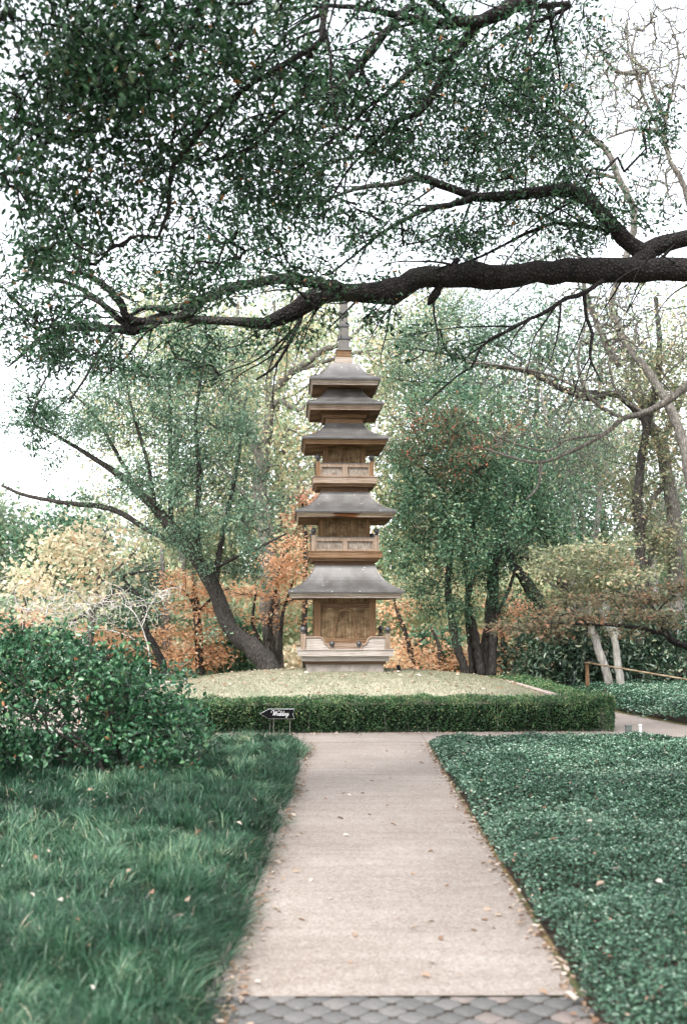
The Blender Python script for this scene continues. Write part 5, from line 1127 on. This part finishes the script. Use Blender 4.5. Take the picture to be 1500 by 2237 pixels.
tree('curved_limb_tree', 'tree with a dark arching limb and fine green spray right of the spire', 'tree', [
 LM([(1405,1480,14),(1400,1300,13),(1398,1200,12),(1392,1100,11),(1400,1000,9),(1410,930,9),(1370,880,8),(1340,860,8),(1290,870,7),(1250,858,8),(1200,835,7),(1160,815,6),(1110,802,6),(1080,803,5),(1040,795,4),(980,775,3),(900,760,2)], 24),
 LM([(1410,930,9),(1430,850,8),(1440,760,6),(1430,650,4)], 24), LM([(1250,858,5),(1300,857,5),(1340,860,4)], 24)],
 BL([(1000,740,120,45,.6,24),(900,740,70,45,.45,24),(1080,690,80,50,.3,24),(960,830,100,50,.7,24),(1060,850,70,40,.5,24),(1170,740,80,60,.25,24),(880,820,50,40,.5,24),(1290,930,60,70,.2,24),(1000,660,120,30,.35,24)], dz=1), M['bark_dark'], M['fine_leaf'], 48, None, k=20, DENS=1.7, L=.06, Wd=.03, spread=.16, clump=.55, tip=.004, seg=.45)
tree('ivy_trunk_tree', 'thick ivy-grown trunk at the right edge with tan leaf clusters', 'tree', [
 LM([(1478,1480,18),(1476,1300,17),(1472,1133,15),(1458,1050,14),(1444,970,14),(1420,928,11),(1400,870,8),(1380,800,6),(1390,700,3)], 24.5),
 LM([(1444,970,8),(1475,900,7),(1500,840,5)], 24.5), LM([(1472,1133,8),(1440,1170,7),(1415,1240,6),(1420,1300,4)], 24.5), LM([(1458,1050,6),(1420,1100,5),(1400,1180,4),(1380,1260,3)], 24.5)],
 BL([(1450,1000,50,70,.5,24),(1400,1080,60,70,.35,24.5),(1440,1160,60,60,.4,24.5),(1430,800,60,50,.55,24),(1460,880,40,50,.55,24),(1380,860,60,35,.4,24),(1460,1240,40,60,.4,24.5)], dz=1), M['bark_grey'], M['olive_leaf'], 49, None, k=20, DENS=2.0, L=.085, Wd=.045, spread=.18, flat=.5, clump=.5, tip=.005)
for i, (pts, lab) in enumerate([
 ([(1262,1480,6),(1258,1300,6),(1252,1150,6),(1240,1060,5),(1230,1025,5),(1205,960,4),(1190,900,4),(1180,850,2)], 'slim bare stem rising behind the ivy-clad leaning tree'),
 ([(1330,1480,8),(1320,1300,8),(1300,1180,7),(1310,1080,6),(1300,980,5),(1290,900,4),(1275,820,2)], 'bare pale trunk standing left of the thick right-hand trunks'),
 ([(1290,1480,5),(1285,1300,5),(1275,1160,5),(1262,1060,4),(1270,960,4),(1262,880,2)], 'thinnest bare pale stem between two larger trunks at right'),
 ([(1440,1480,9),(1432,1350,9),(1425,1200,8),(1440,1120,7),(1470,1080,6),(1500,1040,4)], 'bare grey trunk bending right near the right edge')]):
    tree('bare_tree', lab, 'tree', [LM(pts, 26 + i)], BL([(pts[-3][0], pts[-3][1], 70, 80, .10), (pts[4][0], pts[4][1] , 80, 60, .25)], 26 + i, 1.2), M['bark_pale'], M['fine_leaf'] if i != 1 else M['light_leaf'], 50 + i, 'bare pale trees at right', k=6, DENS=3, L=.08, Wd=.04, spread=.2, clump=.8, tip=.006, seg=.5, sag=.1)

# ---- left foreground shrub
rs = np.random.default_rng(77); sl = []
for i in range(15):
    bx, by = rs.uniform(-3.4, -1.9), rs.uniform(9.9, 11.2)
    tx_, ty, tz = bx + rs.normal(0, .5), by + rs.normal(0, .4), rs.uniform(.7, 1.25)
    tx_ = min(tx_, -2.15); tz = min(tz, .8 if tx_ > -2.6 else 1.15)
    sl.append([((bx, by, -.05), .022), ((bx * .8 + tx_ * .2 + rs.normal(0, .05), by, .3), .018), (((bx + tx_) / 2, (by + ty) / 2, tz * .6), .013), ((tx_, ty, tz), .007)])
sbl = [((-2.9, 10.3, 1.12), (.75, .6, .30), 1.0), ((-3.6, 10.5, 1.15), (.5, .6, .30), 1.0), ((-2.2, 10.4, .92), (.55, .6, .28), .95), ((-1.72, 10.3, .58), (.35, .5, .26), .85), ((-3.2, 10.1, .68), (.8, .6, .28), .5), ((-2.3, 10.2, .42), (.75, .55, .22), .6), ((-3.5, 10.2, .35), (.6, .5, .2), .7), ((-1.75, 10.2, .28), (.32, .45, .15), .5), ((-4.4, 10.6, .9), (.6, .6, .45), .9), ((-2.5, 10.9, .7), (.8, .4, .35), .35)]
sroot2 = tree('evergreen_shrub', 'big loose glossy green shrub beside the mondo grass at left', 'shrub', sl, sbl, M['bark_dark'], M['shrub_leaf'], 78, None, k=9, DENS=3.2, L=.055, Wd=.032, spread=.042, big=True, ground=False, rough=0, clump=.75, tip=.0028, seg=.16, sag=-.02, rmax=.0055, crownname='foliage')
# ---- dark evergreen screen at right
rs = np.random.default_rng(81); lb = [];
hp = [((x, 22.6 + rs.normal(0, .2), -.05), x) for x in np.linspace(3.4, 9.5, 12)]
sl = [[(p, .035), ((x + rs.normal(0, .1), 22.7, .7), .028), ((x + rs.normal(0, .2), 22.6, 1.3 + rs.random() * .3), .015)] for p, x in hp]
sbl = []
for x in np.arange(3.9, 9.6, .62):
    for z, c_ in ((.35, 1.0), (.8, 1.1), (1.22, .8)): sbl.append(((x + rs.normal(0, .1), 22.5 + rs.normal(0, .15), z + rs.normal(0, .08)), (.46, .45, .30), c_))
tree('laurel_hedge', 'tall dark glossy evergreen hedge behind the handrail at right', 'hedge', sl, sbl, M['bark_dark'], M['laurel_leaf'], 82, None, k=13, DENS=3.2, L=.12, Wd=.05, spread=.12, big=True, ground=False, rough=0, clump=.8, tip=.005, seg=.25, rmax=.015, crownname='foliage', down=.0)

# ---- the wood beyond
rs = np.random.default_rng(91)
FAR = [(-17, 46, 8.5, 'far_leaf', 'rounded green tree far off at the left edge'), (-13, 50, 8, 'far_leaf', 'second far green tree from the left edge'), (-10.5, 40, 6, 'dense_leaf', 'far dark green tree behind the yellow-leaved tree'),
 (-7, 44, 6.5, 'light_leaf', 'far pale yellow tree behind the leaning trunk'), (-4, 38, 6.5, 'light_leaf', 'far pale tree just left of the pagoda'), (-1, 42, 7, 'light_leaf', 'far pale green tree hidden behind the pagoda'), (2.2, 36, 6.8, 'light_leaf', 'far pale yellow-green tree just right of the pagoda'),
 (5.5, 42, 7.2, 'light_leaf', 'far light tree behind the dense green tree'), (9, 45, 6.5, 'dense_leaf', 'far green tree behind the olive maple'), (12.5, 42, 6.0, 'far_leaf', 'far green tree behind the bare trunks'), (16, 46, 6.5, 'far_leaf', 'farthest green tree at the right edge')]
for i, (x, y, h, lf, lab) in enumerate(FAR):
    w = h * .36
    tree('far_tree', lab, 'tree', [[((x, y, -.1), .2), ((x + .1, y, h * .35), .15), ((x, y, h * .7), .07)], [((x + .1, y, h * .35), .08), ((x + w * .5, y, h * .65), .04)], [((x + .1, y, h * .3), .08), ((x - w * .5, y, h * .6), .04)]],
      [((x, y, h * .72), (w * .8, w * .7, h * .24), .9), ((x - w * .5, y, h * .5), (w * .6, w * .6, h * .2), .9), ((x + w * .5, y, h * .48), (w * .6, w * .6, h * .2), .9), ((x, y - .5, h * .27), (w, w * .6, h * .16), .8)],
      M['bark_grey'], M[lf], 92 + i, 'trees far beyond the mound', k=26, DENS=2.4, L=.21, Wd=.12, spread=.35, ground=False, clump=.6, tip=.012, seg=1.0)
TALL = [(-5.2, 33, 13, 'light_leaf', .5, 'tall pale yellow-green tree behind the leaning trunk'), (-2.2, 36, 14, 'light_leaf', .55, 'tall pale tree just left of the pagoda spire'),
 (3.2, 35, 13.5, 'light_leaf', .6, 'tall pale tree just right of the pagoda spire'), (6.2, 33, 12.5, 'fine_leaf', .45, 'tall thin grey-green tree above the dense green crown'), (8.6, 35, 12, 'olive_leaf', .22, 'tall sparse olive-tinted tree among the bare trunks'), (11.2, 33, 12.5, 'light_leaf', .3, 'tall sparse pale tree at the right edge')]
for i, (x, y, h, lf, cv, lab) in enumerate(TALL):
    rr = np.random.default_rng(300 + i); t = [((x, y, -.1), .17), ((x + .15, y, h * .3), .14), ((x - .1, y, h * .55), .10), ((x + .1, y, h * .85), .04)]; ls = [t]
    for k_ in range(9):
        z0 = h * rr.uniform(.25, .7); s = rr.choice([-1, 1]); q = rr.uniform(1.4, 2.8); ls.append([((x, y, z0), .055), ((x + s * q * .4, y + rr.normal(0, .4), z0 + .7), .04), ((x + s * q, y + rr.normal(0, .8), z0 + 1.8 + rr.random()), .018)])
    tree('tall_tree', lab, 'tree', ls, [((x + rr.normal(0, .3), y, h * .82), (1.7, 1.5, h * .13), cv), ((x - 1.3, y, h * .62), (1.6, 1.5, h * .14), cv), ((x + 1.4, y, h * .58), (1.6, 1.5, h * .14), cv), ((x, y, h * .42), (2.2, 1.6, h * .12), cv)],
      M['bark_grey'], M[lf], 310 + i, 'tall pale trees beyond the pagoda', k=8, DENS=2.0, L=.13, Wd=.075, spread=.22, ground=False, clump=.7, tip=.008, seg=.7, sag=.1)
# understory: low foliage nobody could count closing the view between the trunks
def wood(name, label, boxes, L, seed, mats):
    rng = np.random.default_rng(seed)
    for (x0, x1, y0, y1, z1, n, mk_) in boxes:
        X = rng.uniform(x0, x1, n); Y = rng.uniform(y0, y1, n); top = z1 * (.5 + .7 * snoise(X + 60, Y + 10, .35, seed)); Z = top * rng.random(n) ** .8
        c = np.stack([X, Y, Z], 1) + rng.normal(0, .1, (n, 3)); d = unit(rng.normal(0, 1, (n, 3))); nr = rng.normal(0, 1, (n, 3)) + [0, -.3, .5]
        rn = np.clip(.2 + .6 * snoise(X + 60, Z * 3 + Y, .9, seed + 1) + rng.normal(0, .2, n), 0, 1); ll = L * (.6 + .8 * rng.random(n))
        V, Q, R_ = leaf_mesh(c, d, nr, ll, ll * .6, False, rn); tag(mesh_np(name, V, Q, M[mk_], None, R_), label, 'undergrowth', None, 'stuff')
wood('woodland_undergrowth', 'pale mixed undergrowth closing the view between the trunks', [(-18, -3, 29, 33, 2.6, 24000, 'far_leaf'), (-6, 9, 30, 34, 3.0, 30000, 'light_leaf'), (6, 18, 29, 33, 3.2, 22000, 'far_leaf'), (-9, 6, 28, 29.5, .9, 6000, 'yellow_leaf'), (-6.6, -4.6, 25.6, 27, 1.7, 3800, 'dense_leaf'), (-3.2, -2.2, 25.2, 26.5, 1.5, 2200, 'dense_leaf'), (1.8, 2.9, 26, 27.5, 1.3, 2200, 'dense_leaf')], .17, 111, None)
